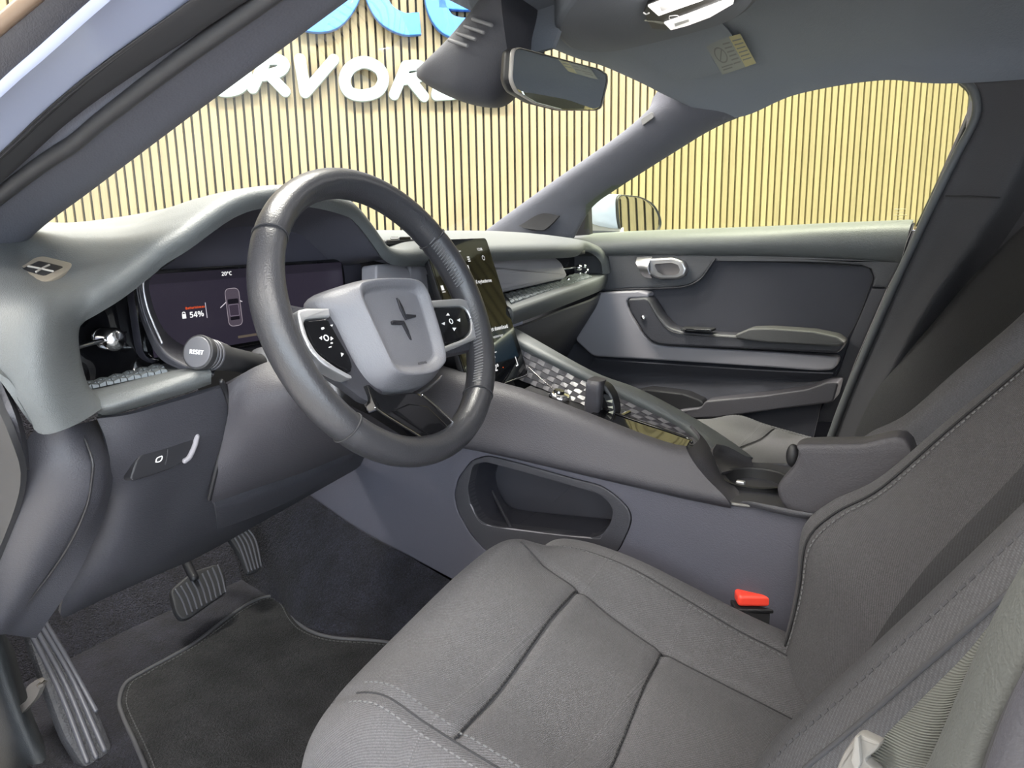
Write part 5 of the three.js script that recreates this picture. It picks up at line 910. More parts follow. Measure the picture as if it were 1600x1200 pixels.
  part('spoke', slab(rounded([[0.0868, 0.0111], [0.1601, 0.006], [0.2035, -0.0096], [0.1898, -0.0463], [0.1586, -0.0653], [0.0864, -0.064]], 0.01, 4), 'wheel', -0.022, -0.003, 0.006), M.plastic, g, 'right spoke backing');
  const lb = part('spoke_bracket', slab(rounded([[-0.1398, 0.0179], [-0.1253, 0.0189], [-0.0947, 0.0157], [-0.0976, 0.0058], [-0.1326, 0.0069], [-0.137, 0.0032], [-0.1383, -0.0127], [-0.1338, -0.0295], [-0.1225, -0.0419], [-0.098, -0.0635], [-0.1049, -0.0637], [-0.1322, -0.0431], [-0.1427, -0.026], [-0.1448, -0.0062]], [.006, .004, .002, .002, .003, .002, .004, .006, .006, .002, .002, .006, .006, .006], 4), 'wheel', -0.01, 0.008, 0.0025), M.satin, g, 'brushed metal bracket of the left spoke');
  const rbk = part('spoke_bracket', slab(rounded([[0.0764, 0.0083], [0.1413, 0.0054], [0.1639, -0.0018], [0.1677, -0.018], [0.1602, -0.0421], [0.1409, -0.0533], [0.0685, -0.0602], [0.0673, -0.0532], [0.1201, -0.0486], [0.1375, -0.0419], [0.148, -0.025], [0.147, -0.0121], [0.1376, -0.0057], [0.075, -0.001]], 0.006, 4), 'wheel', -0.01, 0.008, 0.0025), M.satin, g, 'brushed metal bracket of the right spoke');
  const lp = part('button_pad', slab(rounded([[-0.1337, 0.0068], [-0.1006, 0.0058], [-0.0882, -0.0477], [-0.0967, -0.0587], [-0.1197, -0.0417], [-0.131, -0.0292], [-0.1353, -0.0138]], 0.006, 4), 'wheel', -0.008, 0.0062, 0.0018), M.gloss, g, 'glossy black button pad on the left spoke');
  const rp = part('button_pad', slab(rounded([[0.076, -0.0012], [0.1394, -0.0069], [0.1492, -0.0152], [0.1468, -0.0287], [0.1381, -0.0404], [0.1221, -0.0472], [0.0733, -0.0516]], 0.007, 4), 'wheel', -0.008, 0.0062, 0.0018), M.gloss, g, 'glossy black button pad on the right spoke');
  const sym = (parent, pts) => part('symbol', slab(pts, 'wheel', 0.0055, 0.0067, 0.0002), M.white, parent);
  for (const t of [[[0.0987, -0.0143], [0.1065, -0.0152], [0.1046, -0.0114]], [[0.1024, -0.0315], [0.1103, -0.0325], [0.1039, -0.0361]], [[0.1176, -0.0227], [0.1258, -0.021], [0.1228, -0.026]], [[0.0913, -0.0222], [0.0838, -0.0235], [0.0889, -0.0263]]]) sym(rp, t);
  for (const t of [[[-0.1226, -0.0143], [-0.1182, -0.0128], [-0.1201, -0.0168]], [[-0.1064, -0.0151], [-0.1039, -0.0177], [-0.1084, -0.0192]], [[-0.1149, -0.0039], [-0.1111, -0.0037], [-0.1112, -0.0058], [-0.115, -0.0061]], [[-0.1013, -0.0027], [-0.0974, -0.0025], [-0.0993, -0.0044]], [[-0.1005, -0.0342], [-0.0976, -0.0361], [-0.1016, -0.0384]], [[-0.1142, -0.0256], [-0.1104, -0.0254], [-0.1109, -0.0264], [-0.1147, -0.0266]], [[-0.1093, -0.0212], [-0.1067, -0.0216], [-0.1074, -0.023], [-0.11, -0.0226]]]) sym(lp, t);
  const ringSym = (parent, p, r) => { const t = new THREE.TorusGeometry(r, 0.0006, 6, 20); t.translate(p[0], p[1], 0.0064); t.applyMatrix4(WM); part('symbol', t, M.white, parent); };
  ringSym(rp, [0.1047, -0.0229], 0.0032); ringSym(lp, [-0.1132, -0.0156], 0.003);
  // lower spoke: gloss black with chrome edge
  part('lower_spoke', slab(rounded([[-0.0772, -0.0735], [-0.0601, -0.0889], [-0.0059, -0.0968], [0.0047, -0.1038], [0.0387, -0.1457], [0.0423, -0.1574], [0.0311, -0.1628], [-0.0037, -0.1612], [-0.0211, -0.1535], [-0.0762, -0.1035]], [.002, .006, .004, .004, .006, .005, .005, .006, .006, .01], 4), 'wheel', -0.014, 0.004, 0.0025), M.gloss, g, 'glossy black lower spoke');
  part('spoke_edge', rod([[-0.0789, -0.1007], [-0.0666, -0.1132], [-0.0394, -0.1364], [-0.0196, -0.1531], [-0.0039, -0.1615], [0.0177, -0.1635], [0.0322, -0.1631], [0.0419, -0.1581], [0.0401, -0.1477], [0.0254, -0.1286], [0.0029, -0.1026]].map(p => toW(p, 0.004)), 0.0013, 80, 6), M.chrome, g, 'chrome edge of the lower spoke');
  part('spoke_insert', slab([[-0.0572, -0.1099], [-0.0257, -0.1075], [0.0023, -0.1168], [0.0253, -0.1464], [0.0203, -0.1549], [-0.0049, -0.155], [-0.0187, -0.1452]], 'wheel', 0.0, 0.0058, 0.002), M.gloss, g, 'black recessed panel of the lower spoke');
  part('hub_chrome_line', rod([[-0.0722, -0.0579], [-0.0619, -0.0743], [-0.0472, -0.0872], [-0.0182, -0.098], [0.0171, -0.0988], [0.053, -0.0917], [0.0695, -0.0862]].map(p => toW(p, -0.012)), 0.0018, 50, 6), M.chrome, g, 'thin chrome line under the airbag cover');
  part('lower_bracket', patch([[[-0.1117, -0.0332], [-0.0854, -0.0584], [-0.0611, -0.0812], [-0.0267, -0.0992], [0.0191, -0.1023]].map(p => toW(p, -0.008)), [[-0.1147, -0.0414], [-0.094, -0.0657], [-0.0698, -0.09], [-0.0401, -0.1073], [-0.0075, -0.1065]].map(p => toW(p, -0.012)), [[-0.1153, -0.0544], [-0.0968, -0.0814], [-0.071, -0.1004], [-0.0537, -0.1081], [-0.027, -0.1102]].map(p => toW(p, -0.02))], 10, 24, 0.004), M.darkChrome, g, 'dark metal strap below the hub');
  const hubBack = new THREE.CylinderGeometry(0.05, 0.055, 0.1, 32); hubBack.rotateX(Math.PI / 2); part('column_hub', inFrame(hubBack, 'wheel', 0, -0.02, -0.08), M.black, g);
}

// ---------------------------------------------------------------- centre console
const con = thing('centre_console', 'sloping grey centre console with storage bin and cup holder', 'centre console');
{
  const ridgeL = [[-0.11, 0.8089, -0.1847], [-0.105, 0.7983, -0.1119], [-0.1, 0.7847, -0.0372], [-0.1, 0.7759, 0.0255], [-0.1, 0.7601, 0.0965], [-0.1, 0.7421, 0.1683], [-0.1, 0.7295, 0.2211], [-0.1, 0.7234, 0.2561], [-0.1, 0.7226, 0.2757]];
  const lowL = [[-0.14, 0.6898, -0.2769], [-0.14, 0.6974, -0.1666], [-0.14, 0.6982, -0.0662], [-0.14, 0.6949, 0.026], [-0.14, 0.6884, 0.1312], [-0.14, 0.6833, 0.215], [-0.14, 0.6791, 0.2804], [-0.14, 0.6777, 0.3228], [-0.14, 0.6769, 0.3473]];
  part('console_shell', patch([
    shift(ridgeL, [0.014, -0.03, 0]), shift(ridgeL, [0.008, -0.004, 0]), ridgeL, mid(ridgeL, lowL, 0.18, [-0.012, 0.004, 0]), mid(ridgeL, lowL, 0.6, [-0.008, 0.0, 0]), lowL, shift(lowL, [0.01, -0.01, 0])], 30, 50, 0.004), M.consoleSkin, con, 'smooth grey driver side of the sloping console');
  // rear nose of the console, wrapping from the driver side over to the far ridge
  const nose = patch([
    [[-0.1, 0.7234, 0.2561], [-0.112, 0.7129, 0.2607], [-0.125, 0.6914, 0.2704], [-0.14, 0.6782, 0.2804]],
    [[-0.098, 0.722, 0.2751], [-0.108, 0.71, 0.2902], [-0.12, 0.6908, 0.3034], [-0.138, 0.6755, 0.3139]],
    [[-0.05, 0.7171, 0.2708], [-0.07, 0.7056, 0.2948], [-0.09, 0.6859, 0.3174], [-0.125, 0.6705, 0.3433]],
    [[0.03, 0.7063, 0.2535], [0, 0.6958, 0.2788], [-0.04, 0.677, 0.3081], [-0.1, 0.6694, 0.3479]],
    [[0.07, 0.7115, 0.2261], [0.05, 0.6938, 0.2574], [-0.02, 0.6751, 0.3023], [-0.085, 0.6711, 0.3446]]], 20, 20, 0.004);
  part('console_nose', nose, M.consoleSkin, con, 'rounded rear nose of the console');
  part('nose_scoop', patch([[[0.03, 0.6945, 0.2763], [0.06, 0.687, 0.2851], [0.1, 0.6606, 0.3105]], [[0, 0.6948, 0.2788], [0.05, 0.6753, 0.2836], [0.1, 0.6495, 0.3129]], [[-0.02, 0.6853, 0.2881], [0.03, 0.6664, 0.2946], [0.09, 0.6414, 0.3159]], [[-0.05, 0.6783, 0.3092], [0, 0.6684, 0.3152], [0.06, 0.6489, 0.3204]]], 12, 14, 0.004), mat(0.05, 0.048, 0.052, 0.65, { bumpMap: T.grain, bumpScale: 0.0003 }), con, 'concave scoop at the console rear');
  const farO = [[0.125, 0.901, -0.2915], [0.125, 0.8587, -0.1895], [0.125, 0.8239, -0.1068], [0.125, 0.7675, 0.0247], [0.125, 0.7457, 0.1063], [0.125, 0.7207, 0.1725], [0.125, 0.6949, 0.2295], [0.125, 0.6726, 0.2721], [0.125, 0.6519, 0.3054]];
  const farI = [[0.1, 0.8879, -0.2734], [0.1, 0.8456, -0.1733], [0.1, 0.812, -0.0895], [0.1, 0.7669, 0.0331], [0.1, 0.7468, 0.0914], [0.1, 0.7185, 0.1729], [0.1, 0.6953, 0.2197], [0.07, 0.6809, 0.2596], [0.07, 0.6698, 0.2829]];
  part('far_ridge', patch([shift(farO, [0.012, -0.05, 0]), shift(farO, [0.006, -0.006, 0]), farO, farI, shift(farI, [0.002, -0.012, 0])], 16, 40, 0.004), M.pad, con, 'grey ridge on the passenger side of the console');
  part('far_wall', patch([shift(farO, [0.014, -0.04, 0]), shift(farO, [0.03, -0.16, 0.0]), shift(farO, [0.03, -0.4, 0])], 8, 30, 0.004), M.plastic, con);
  // tray between the ridges
  const inner = shift(farI, [0.0, -0.01, 0]), base = [[0.08, 0.7974, -0.2625], [0.08, 0.7747, -0.1622], [0.08, 0.7477, -0.0683], [0.07, 0.7299, 0.019], [0.065, 0.7131, 0.0866], [0.06, 0.701, 0.156], [0.055, 0.6912, 0.2008], [0.045, 0.6894, 0.2301], [0.03, 0.6899, 0.2501]];
  part('inner_wall', patch([inner, mid(inner, base, 0.5), base].map(r => shift(r, [0.009, -0.005, 0])), 8, 40, 0.002), mat(0.045, 0.045, 0.05, 0.5), con, 'inner wall of the console tray');
  const tileA = mat(0.15, 0.145, 0.155, 0.3), tileB = mat(0.045, 0.043, 0.05, 0.4);
  { const a = resample(inner, 40), b = resample(base, 40), nv = 5;
    for (let i = 9; i < 39; i++) for (let j = 0; j < nv; j++) {
      const P = (u, v) => add3(lerp3(a[u], b[u], v), [-0.0016, 0, 0]), e = 0.07;
      const q = [P(i, (j + e) / nv), P(i + 1, (j + e) / nv), P(i + 1, (j + 1 - e) / nv), P(i, (j + 1 - e) / nv)];
      const hi = (i + j) % 2, top = q.map((p, k) => add3(p, [-(hi ? (k === 1 || k === 2 ? 0.004 : 0.0008) : (k === 0 || k === 3 ? 0.004 : 0.0008)), 0, 0])), bot = q.map(p => add3(p, [0.002, 0, 0]));
      const f = [[top[0], top[1], top[2]], [top[0], top[2], top[3]]];
      for (let k = 0; k < 4; k++) { const l = (k + 1) % 4; f.push([top[k], bot[k], bot[l]], [top[k], bot[l], top[l]]); }
      const geo = new THREE.BufferGeometry(); geo.setAttribute('position', new THREE.Float32BufferAttribute(f.flat(2), 3)); geo.computeVertexNormals(); geo.setAttribute('uv', new THREE.Float32BufferAttribute(new Array(f.length * 6).fill(0), 2));
      part('facet_tile', geo, hi ? tileA : tileB, con);
    } }
  part('tray_floor', patch([[[-0.08, 0.7368, -0.0576], [-0.085, 0.7456, 0.0822], [-0.085, 0.7325, 0.1647], [-0.085, 0.7173, 0.2599], [-0.06, 0.711, 0.2679]], shift(base.filter((_, i) => [2, 3, 4, 6, 8].includes(i)), [0, -0.002, 0])], 6, 24, 0.004), M.black, con);
  part('gloss_panel', patch([[[-0.077, 0.742, 0.1036], [-0.077, 0.7333, 0.16], [-0.077, 0.7225, 0.219], [-0.075, 0.7164, 0.2655]], [[-0.055, 0.7445, 0.112], [-0.055, 0.7357, 0.16], [-0.055, 0.7249, 0.216], [-0.06, 0.7182, 0.264]], [[-0.034, 0.7468, 0.1208], [-0.036, 0.738, 0.1583], [-0.035, 0.7272, 0.2131], [-0.044, 0.7201, 0.2622]]], 8, 24, 0.004), M.gloss, con, 'glossy black panel reflecting the slats');
  part('tray_rail', rod([[-0.028, 0.7464, 0.1202], [-0.03, 0.7384, 0.1588], [-0.03, 0.7274, 0.2131], [-0.036, 0.72, 0.2558], [-0.045, 0.7179, 0.2654]], 0.0022, 30, 6), M.gloss, con);
  const knob = part('media_knob', (() => { const c = new THREE.LatheGeometry([[0.0001, 0.012], [0.013, 0.0115], [0.0165, 0.009], [0.018, 0.004], [0.0165, -0.002], [0.013, -0.012]].map(p => new THREE.Vector2(...p)), 32); c.rotateX(0.25); c.translate(...[-0.02, 0.7505, 0.0412]); return c; })(), M.chrome, con, 'chrome media knob');
  part('knob_cap', (() => { const c = new THREE.CylinderGeometry(0.008, 0.009, 0.003, 24); c.rotateX(0.25); const p = [-0.02, 0.7526, 0.0412]; c.translate(p[0], p[1] + 0.0125, p[2]); return c; })(), M.darkChrome, knob);
  part('wire_divider', rod([[0.05, 0.7836, -0.0554], [0.03, 0.7683, -0.0168], [0, 0.7576, 0.0271]], 0.0008, 8, 5), M.chrome, con, 'thin bright line in the tray');
  part('hatch_button', patch([[[-0.07, 0.7493, 0.083], [-0.07, 0.7443, 0.1085]], [[-0.05, 0.7484, 0.0781], [-0.05, 0.7431, 0.1019]]], 3, 3, 0.003), M.trim, con);

  // cup holder and armrest box
  part('rear_deck', patch([[[-0.13, 0.6692, 0.3366], [-0.135, 0.6741, 0.3779], [-0.137, 0.674, 0.4316], [-0.137, 0.6722, 0.4607]], [[-0.11, 0.6693, 0.3391], [-0.12, 0.6744, 0.3741], [-0.12, 0.6721, 0.417], [-0.12, 0.6749, 0.454]], [[0.02, 0.6545, 0.2885], [0.07, 0.6551, 0.3271], [0.1, 0.6508, 0.3674], [0.1, 0.6592, 0.4216]], [[0.125, 0.6467, 0.2986], [0.125, 0.6493, 0.3234], [0.125, 0.6555, 0.3713], [0.125, 0.6624, 0.4172]]], 14, 16, 0.004), M.plastic, con);
  part('cup_holder', (() => { const c = [-0.03, 0.6607, 0.352], gx = new THREE.LatheGeometry([[0.047, 0.003], [0.044, 0.004], [0.042, 0.001], [0.041, -0.05], [0.0001, -0.055]].map(p => new THREE.Vector2(...p)), 36); gx.translate(c[0], c[1] + 0.012, c[2]); return gx; })(), mat(0.012, 0.012, 0.013, 0.6), con, 'round black cup holder');
  part('cup_clip', box(0.008, 0.02, 0.012, ...[-0.045, 0.6626, 0.3358], 0.002), M.satin, con); part('cup_clip', box(0.006, 0.008, 0.008, ...[-0.03, 0.659, 0.3796], 0.002), M.satin, con);
  const ar = (x) => [[x, 0.735, 0.42], [x, 0.722, 0.405], [x, 0.7, 0.4], [x, 0.68, 0.385], [x, 0.665, 0.39], [x, 0.65, 0.43], [x, 0.64, 0.5], [x, 0.64, 0.75], [x, 0.73, 0.75]];
  const ax = v => [[-0.12, 0.7561, 0.4251], [-0.12, 0.7484, 0.4218], [-0.12, 0.7395, 0.4215], [-0.12, 0.7249, 0.4164], [-0.12, 0.7083, 0.4052], [-0.12, 0.6957, 0.3997], [-0.12, 0.6815, 0.4043], [-0.12, 0.6699, 0.4141], [-0.12, 0.6651, 0.4242], [-0.12, 0.6677, 0.4508], [-0.12, 0.6807, 0.5468], [-0.12, 0.7747, 0.5395], [-0.12, 0.7654, 0.4871]].map(p => [v, p[1], p[2]]);
  const arm = (v, k) => ax(v).map(p => [p[0], 0.69 + (p[1] - 0.69) * k, 0.55 + (p[2] - 0.55) * (0.5 + k / 2)]);
  part('armrest_box', rings([arm(-0.1235, 0.86), arm(-0.122, 0.96), arm(-0.115, 1), arm(-0.09, 1.0), arm(-0.06, 0.9), arm(-0.045, 0.7)], 70, 24), M.consoleSkin, con, 'grey armrest box with a finger scoop');
  part('scoop_shade', (() => { const s = new THREE.SphereGeometry(0.014, 20, 14); s.scale(0.55, 1.1, 0.6); s.translate(...[-0.085, 0.73, 0.4096]); return s; })(), M.black, con, 'black ball standing in for a shaded finger recess');  // protruding black ball, its colour stands for the shade inside the recess

  // lower driver side with the storage bin
  const bez = rounded([[-0.0739, 0.0791], [-0.0306, 0.0764], [0.0762, 0.0658], [0.1161, 0.0629], [0.1385, 0.0518], [0.1559, 0.0382], [0.1617, 0.0253], [0.1591, 0.0098], [0.1424, -0.0298], [0.1069, -0.0602], [-0.0337, -0.0789], [-0.0808, -0.0786], [-0.1105, -0.0559], [-0.134, -0.0228], [-0.1405, 0.0028], [-0.1319, 0.0329], [-0.1039, 0.0675]], 0.01, 3);
  const hole = rounded([[-0.1017, 0.0596], [-0.0801, 0.068], [-0.0308, 0.0644], [0.1123, 0.05], [0.127, 0.0404], [0.1339, 0.0294], [0.1302, 0.0107], [0.1166, -0.0103], [0.1017, -0.0172], [-0.0327, -0.0306], [-0.0795, -0.0326], [-0.0937, -0.0269], [-0.1087, -0.0032], [-0.1127, 0.0214]], 0.008, 3);
  part('side_panel', slab([[-0.4784, 0.0468], [-0.2791, 0.0935], [-0.1234, 0.0936], [-0.0303, 0.0894], [0.0762, 0.0829], [0.1609, 0.0778], [0.227, 0.0736], [0.2907, 0.0691], [0.3424, 0.0709], [0.4168, 0.071], [0.4424, 0.0048], [0.437, -0.1323], [0.0761, -0.1955], [-0.0831, -0.1586], [-0.1707, -0.1377], [-0.3506, -0.098], [-0.4999, -0.0491]], 'bin', -0.02, 0.0, 0.003, [bez.slice().reverse()]), mat(0.068, 0.067, 0.086, 0.55, { bumpMap: T.grain, bumpScale: 0.00025 }), con, 'violet grey lower side of the console');
  part('side_edge', rod([[-0.134, 0.6802, 0.2126], [-0.134, 0.6755, 0.2784], [-0.134, 0.671, 0.3418], [-0.134, 0.6728, 0.3933], [-0.134, 0.6719, 0.4602]], 0.0022, 40, 6), mat(0.14, 0.135, 0.13, 0.45), con, 'light edge along the console side');
  part('bin_bezel', slab(bez.map(p => [p[0] * 0.996 + 0.0003, p[1]]), 'bin', -0.02, 0.0005, 0.002, [hole.slice().reverse()]), M.plastic, con, 'smooth frame of the storage bin');
  const toB = (p, n) => { const v = new THREE.Vector3(p[0], p[1], n).applyMatrix4(frameM('bin')); return [v.x, v.y, v.z]; };
  const hsm = hole; 
  part('storage_bin', rings([hsm.map(p => toB(p, -0.003)), hsm.map(p => toB(p, -0.03)), hsm.map(p => toB([p[0], p[1] * 0.98], -0.075)), hsm.map(p => toB([0.06 + (p[0] - 0.06) * 0.9, p[1] * 0.95], -0.08)), hsm.map(p => toB([0.06 + (p[0] - 0.06) * 0.02, 0.055 + (p[1] - 0.055) * 0.02], -0.08))], 60, 24, false), mat(0.022, 0.022, 0.03, 0.6), con, 'open dark storage bin');
  part('bin_ledge', rod([[-0.06, 0.599, -0.0672], [-0.09, 0.5844, -0.0309], [-0.125, 0.5686, 0.0119]], 0.0025, 16, 6), M.plastic, con);
  part('bin_rim', rod([[-0.129, 0.5953, -0.0594], [-0.129, 0.5716, -0.0444], [-0.129, 0.5661, -0.029], [-0.129, 0.5679, 0.0167], [-0.129, 0.5813, 0.1512], [-0.129, 0.5885, 0.1672]], 0.0016, 40, 6), M.trim, con);
  part('console_core', box(0.13, 0.36, 0.95, 0.03, 0.42, 0.16, 0.02), M.black, con);
}
// ---------------------------------------------------------------- gear selector
{
  const g = thing('gear_selector', 'upright grey gear selector with an open black loop', 'gear lever');
  const P = (L, dz = 0) => L;
  // grip: a leaning rounded paddle, thick towards the rear
  part('grip', rings([
    [[-0.04, 0.737, 0.0937], [-0.045, 0.7324, 0.1048], [-0.04, 0.7308, 0.1174], [0, 0.7375, 0.1029], [0, 0.7442, 0.0885]],
    [[-0.045, 0.7615, 0.0983], [-0.05, 0.7567, 0.1082], [-0.045, 0.7554, 0.1238], [0, 0.7585, 0.1082], [0, 0.7651, 0.0917]],
    [[-0.05, 0.7875, 0.1028], [-0.055, 0.7844, 0.1116], [-0.05, 0.7841, 0.128], [0.005, 0.78, 0.109], [0.005, 0.7845, 0.0914]],
    [[-0.045, 0.7934, 0.1025], [-0.05, 0.7932, 0.1112], [-0.045, 0.7926, 0.1256], [0, 0.7873, 0.1123], [0, 0.7897, 0.0938]]], 30, 24), M.consoleSkin, g, 'smooth grey grip');
  const loop = [[-0.0131, 0.0346], [0.0018, 0.03], [0.0125, 0.0152], [0.018, -0.004], [0.0171, -0.0181], [0.0066, -0.0253], [-0.0105, -0.0273], [-0.0192, -0.0122]];
  part('loop', slab(rounded(loop, 0.006, 4), 'gear', -0.012, 0.012, 0.004, [rounded([[-0.0001, 0.0139], [0.0084, 0.0088], [0.0117, -0.0047], [0.0086, -0.0151], [-0.002, -0.0163], [-0.0043, -0.0005]], 0.004, 4).reverse()]), M.black, g, 'glossy black loop behind the grip');
  for (const t of [[[0.0021, 0.0062], [0.0126, 0.0093], [0.0126, 0.0043]], [[0.0043, -0.0025], [0.0137, -0.0005], [0.0138, -0.0045]], [[0.0001, -0.013], [0.0149, -0.0074], [0.0139, -0.0125]]]) part('gear_mark', slab(t, 'gear', 0.0, 0.013, 0.0006), mat(0.5, 0.49, 0.4, 0.4), g);
  part('selector_base', slab(rounded([[-0.0544, -0.0315], [-0.0268, -0.013], [0.0264, -0.015], [0.0235, -0.0313], [-0.0212, -0.0368]], 0.006, 4), 'gear', -0.035, 0.03, 0.005), M.gloss, g);
}

// ---------------------------------------------------------------- seats
const cushionRows = [
  // z, y at: outboard seam, outboard third, middle, inner seam, stitch line, inboard edge
  [0.115, 0.37, 0.37, 0.37, 0.37, 0.37, 0.37],
  [0.088, 0.47, 0.48, 0.48, 0.48, 0.47, 0.46],
  [0.086, 0.535, 0.555, 0.57, 0.57, 0.545, 0.53],
  [0.098, 0.568, 0.59, 0.61, 0.61, 0.568, 0.555],
  [0.122, 0.588, 0.608, 0.631, 0.629, 0.588, 0.566],
  [0.163, 0.601, 0.607, 0.619, 0.606, 0.598, 0.56],
  [0.21, 0.59, 0.589, 0.594, 0.587, 0.595, 0.552],
  [0.254, 0.581, 0.57, 0.571, 0.563, 0.586, 0.543],
  [0.317, 0.57, 0.55, 0.548, 0.537, 0.564, 0.533],
  [0.38, 0.56, 0.535, 0.533, 0.521, 0.541, 0.522],
  [0.438, 0.55, 0.522, 0.519, 0.508, 0.525, 0.511],
  [0.5, 0.54, 0.51, 0.506, 0.492, 0.502, 0.5],
  [0.56, 0.52, 0.49, 0.485, 0.475, 0.485, 0.48]];
const recline = 26.5 * Math.PI / 180, B0 = [0.5, 0.49];
const backPt = (s, x, h, d) => [s * x, B0[0] + h * Math.cos(recline) + d * Math.sin(recline), B0[1] + h * Math.sin(recline) - d * Math.cos(recline)];
function makeSeat(s, name, label) {                               // s = 1: driver's side, -1: passenger's side (mirror image)
  const g = thing(name, label, 'car seat');
  const rows = cushionRows.map(([z, b, c1, c2, d, e, f]) => [[-0.61, Math.min(b, 0.4), z + 0.02], [-0.628, b - 0.09, z + 0.005], [-0.622, b - 0.03, z], [-0.59, b, z], [-0.5, c1, z], [-0.38, c2, z], [-0.29, d, z], [-0.21, e, z], [-0.165, (e + f) / 2 + 0.006, z], [-0.148, f - 0.025, z + 0.003], [-0.146, f - 0.09, z + 0.006], [-0.15, Math.min(f, 0.39), z + 0.02]].map(p => [s * p[0], p[1], p[2]]));
  const gs = (v, w) => Math.exp(-v * v / (w * w));
  const seamZ1 = x => 0.209 + (x + 0.29) / -0.28 * 0.03, seamZ2 = x => 0.317 + (x + 0.29) / -0.21 * 0.032;
  const valley = p => {
    const x = s * p[0], z = p[2]; let d = 0;
    if (z > 0.13) d += 0.006 * gs(x + 0.29, 0.006) * Math.min(1, (z - 0.13) / 0.03);
    if (x > -0.585 && x < -0.285 && p[1] > 0.45) { d += 0.005 * gs(z - seamZ1(x), 0.005); d += 0.005 * gs(z - seamZ2(x), 0.005); }
    if (p[1] > 0.45 && z > 0.1) d += 0.003 * gs(x + 0.59, 0.005) + 0.0025 * gs(x + 0.21, 0.005);
    return [p[0], p[1] - d, p[2]];
  };
  const cu = part('cushion', patch(s > 0 ? rows : rows.map(r => r), 150, 170, s > 0 ? 0.004 : -0.004, valley), M.seat, g, 'charcoal woven seat cushion');
  // seams and stitching lying in the valleys of the finished cushion
  const line = (fx, fz, n, dy) => { const o = []; for (let k = 0; k <= n; k++) { const t = k / n, x = fx(t), z = fz(t), y = dropY(cu, s * x, z); if (!isNaN(y)) o.push([s * x, y + dy, z]); } return o; };
  const inner = line(() => -0.29, t => 0.13 + 0.37 * t, 60, 0);
  part('seam', rod(inner, 0.0014, 120, 6), M.seam, cu);
  const c1 = line(t => -0.29 - 0.3 * t, t => 0.209 + 0.032 * t, 60, 0), c2 = line(t => -0.29 - 0.3 * t, t => 0.317 + 0.046 * t, 60, 0);
  for (const c of [c1, c2]) { part('seam', rod(c, 0.0011, 100, 6), M.seam, cu); part('stitching', stitches(shift(c, [0, 0.0018, 0]), [0, 1, 0], 0.006, 0.0007), M.threadDark, cu); }
  const st = line(() => -0.21, t => 0.125 + 0.36 * t, 70, 0), ou = line(() => -0.59, t => 0.13 + 0.36 * t, 70, 0);
  part('seam', rod(st, 0.001, 140, 6), M.seam, cu); part('seam', rod(ou, 0.001, 140, 6), M.seam, cu);
  part('stitching', stitches(line(() => -0.217, t => 0.125 + 0.36 * t, 30, 0.0004), [0, 1, 0], 0.0065, 0.0006), M.thread, cu, 'grey top stitching');
  part('stitching', stitches(line(() => -0.58, t => 0.13 + 0.36 * t, 30, 0.0004), [0, 1, 0], 0.0065, 0.0006), M.thread, cu, 'grey top stitching');
  part('stitching', stitches(line(() => -0.602, t => 0.13 + 0.36 * t, 30, 0.0004), [-s * 0.5, 1, 0], 0.0065, 0.0006), M.thread, cu, 'grey top stitching');

  // backrest: rings at rising heights; the section runs round from the inboard back to the outboard back
  const lev = [
    // h, inboard bolster depth, seam depth, insert depth, outboard bolster depth, half width
    [-0.02, 0.06, 0.0, -0.03, 0.03, 0.228], [0.03, 0.075, 0.002, -0.03, 0.05, 0.23], [0.075, 0.092, 0.004, -0.03, 0.06, 0.232], [0.13, 0.116, 0.01, -0.028, 0.066, 0.234],
    [0.175, 0.108, 0.013, -0.026, 0.066, 0.236], [0.226, 0.083, 0.013, -0.026, 0.06, 0.238], [0.318, 0.062, 0.006, -0.028, 0.05, 0.24], [0.41, 0.04, 0.0, -0.03, 0.04, 0.24], [0.52, 0.02, -0.01, -0.034, 0.02, 0.225], [0.6, 0.0, -0.02, -0.036, 0.0, 0.19], [0.64, -0.02, -0.03, -0.04, -0.02, 0.15]];
  const xc = -0.378;
  const sec = ([h, bi, sd, ins, bo0, w], i, A, bo = bo0 + (s < 0 ? 0.065 : 0)) => [[xc + w - 0.012, -0.13], [xc + w, -0.04], [xc + w, bi - 0.028], [xc + w - 0.012, bi - 0.004], [xc + w - 0.035, bi], [xc + w - 0.09, bi * 0.55 + sd * 0.45 + 0.004], [xc + 0.095, sd], [xc + 0.075, ins], [xc, ins - 0.006], [xc - 0.075, ins], [xc - 0.095, sd * 0.6], [xc - w + 0.09, bo * 0.55 + sd * 0.45 + 0.004], [xc - w + 0.045, bo], [xc - w + 0.016, bo - 0.006], [xc - w, bo - 0.035], [xc - w, -0.05], [xc - w + 0.012, -0.13], [xc, -0.14]].map(([x, d]) => backPt(s, x, h, d));
  const secs = lev.map(sec), th = s > 0 ? 0.004 : -0.004;
  const bk = part('backrest', patch(secs.map(r => r.slice(6).concat([r[0]])), 90, 120, th), M.seatSide, g, 'dark grey backrest shell and outer bolster');
  part('inner_bolster', patch(secs.map(r => r.slice(0, 7)), 90, 60, th), M.seat, bk, 'lighter woven inner side bolster');
  part('backrest_top', rings([secs[10], secs[10].map(p => lerp3(p, backPt(s, xc, 0.65, -0.07), 0.5)), secs[10].map(p => lerp3(p, backPt(s, xc, 0.655, -0.07), 0.97))], 60, 8), M.seatSide, bk);
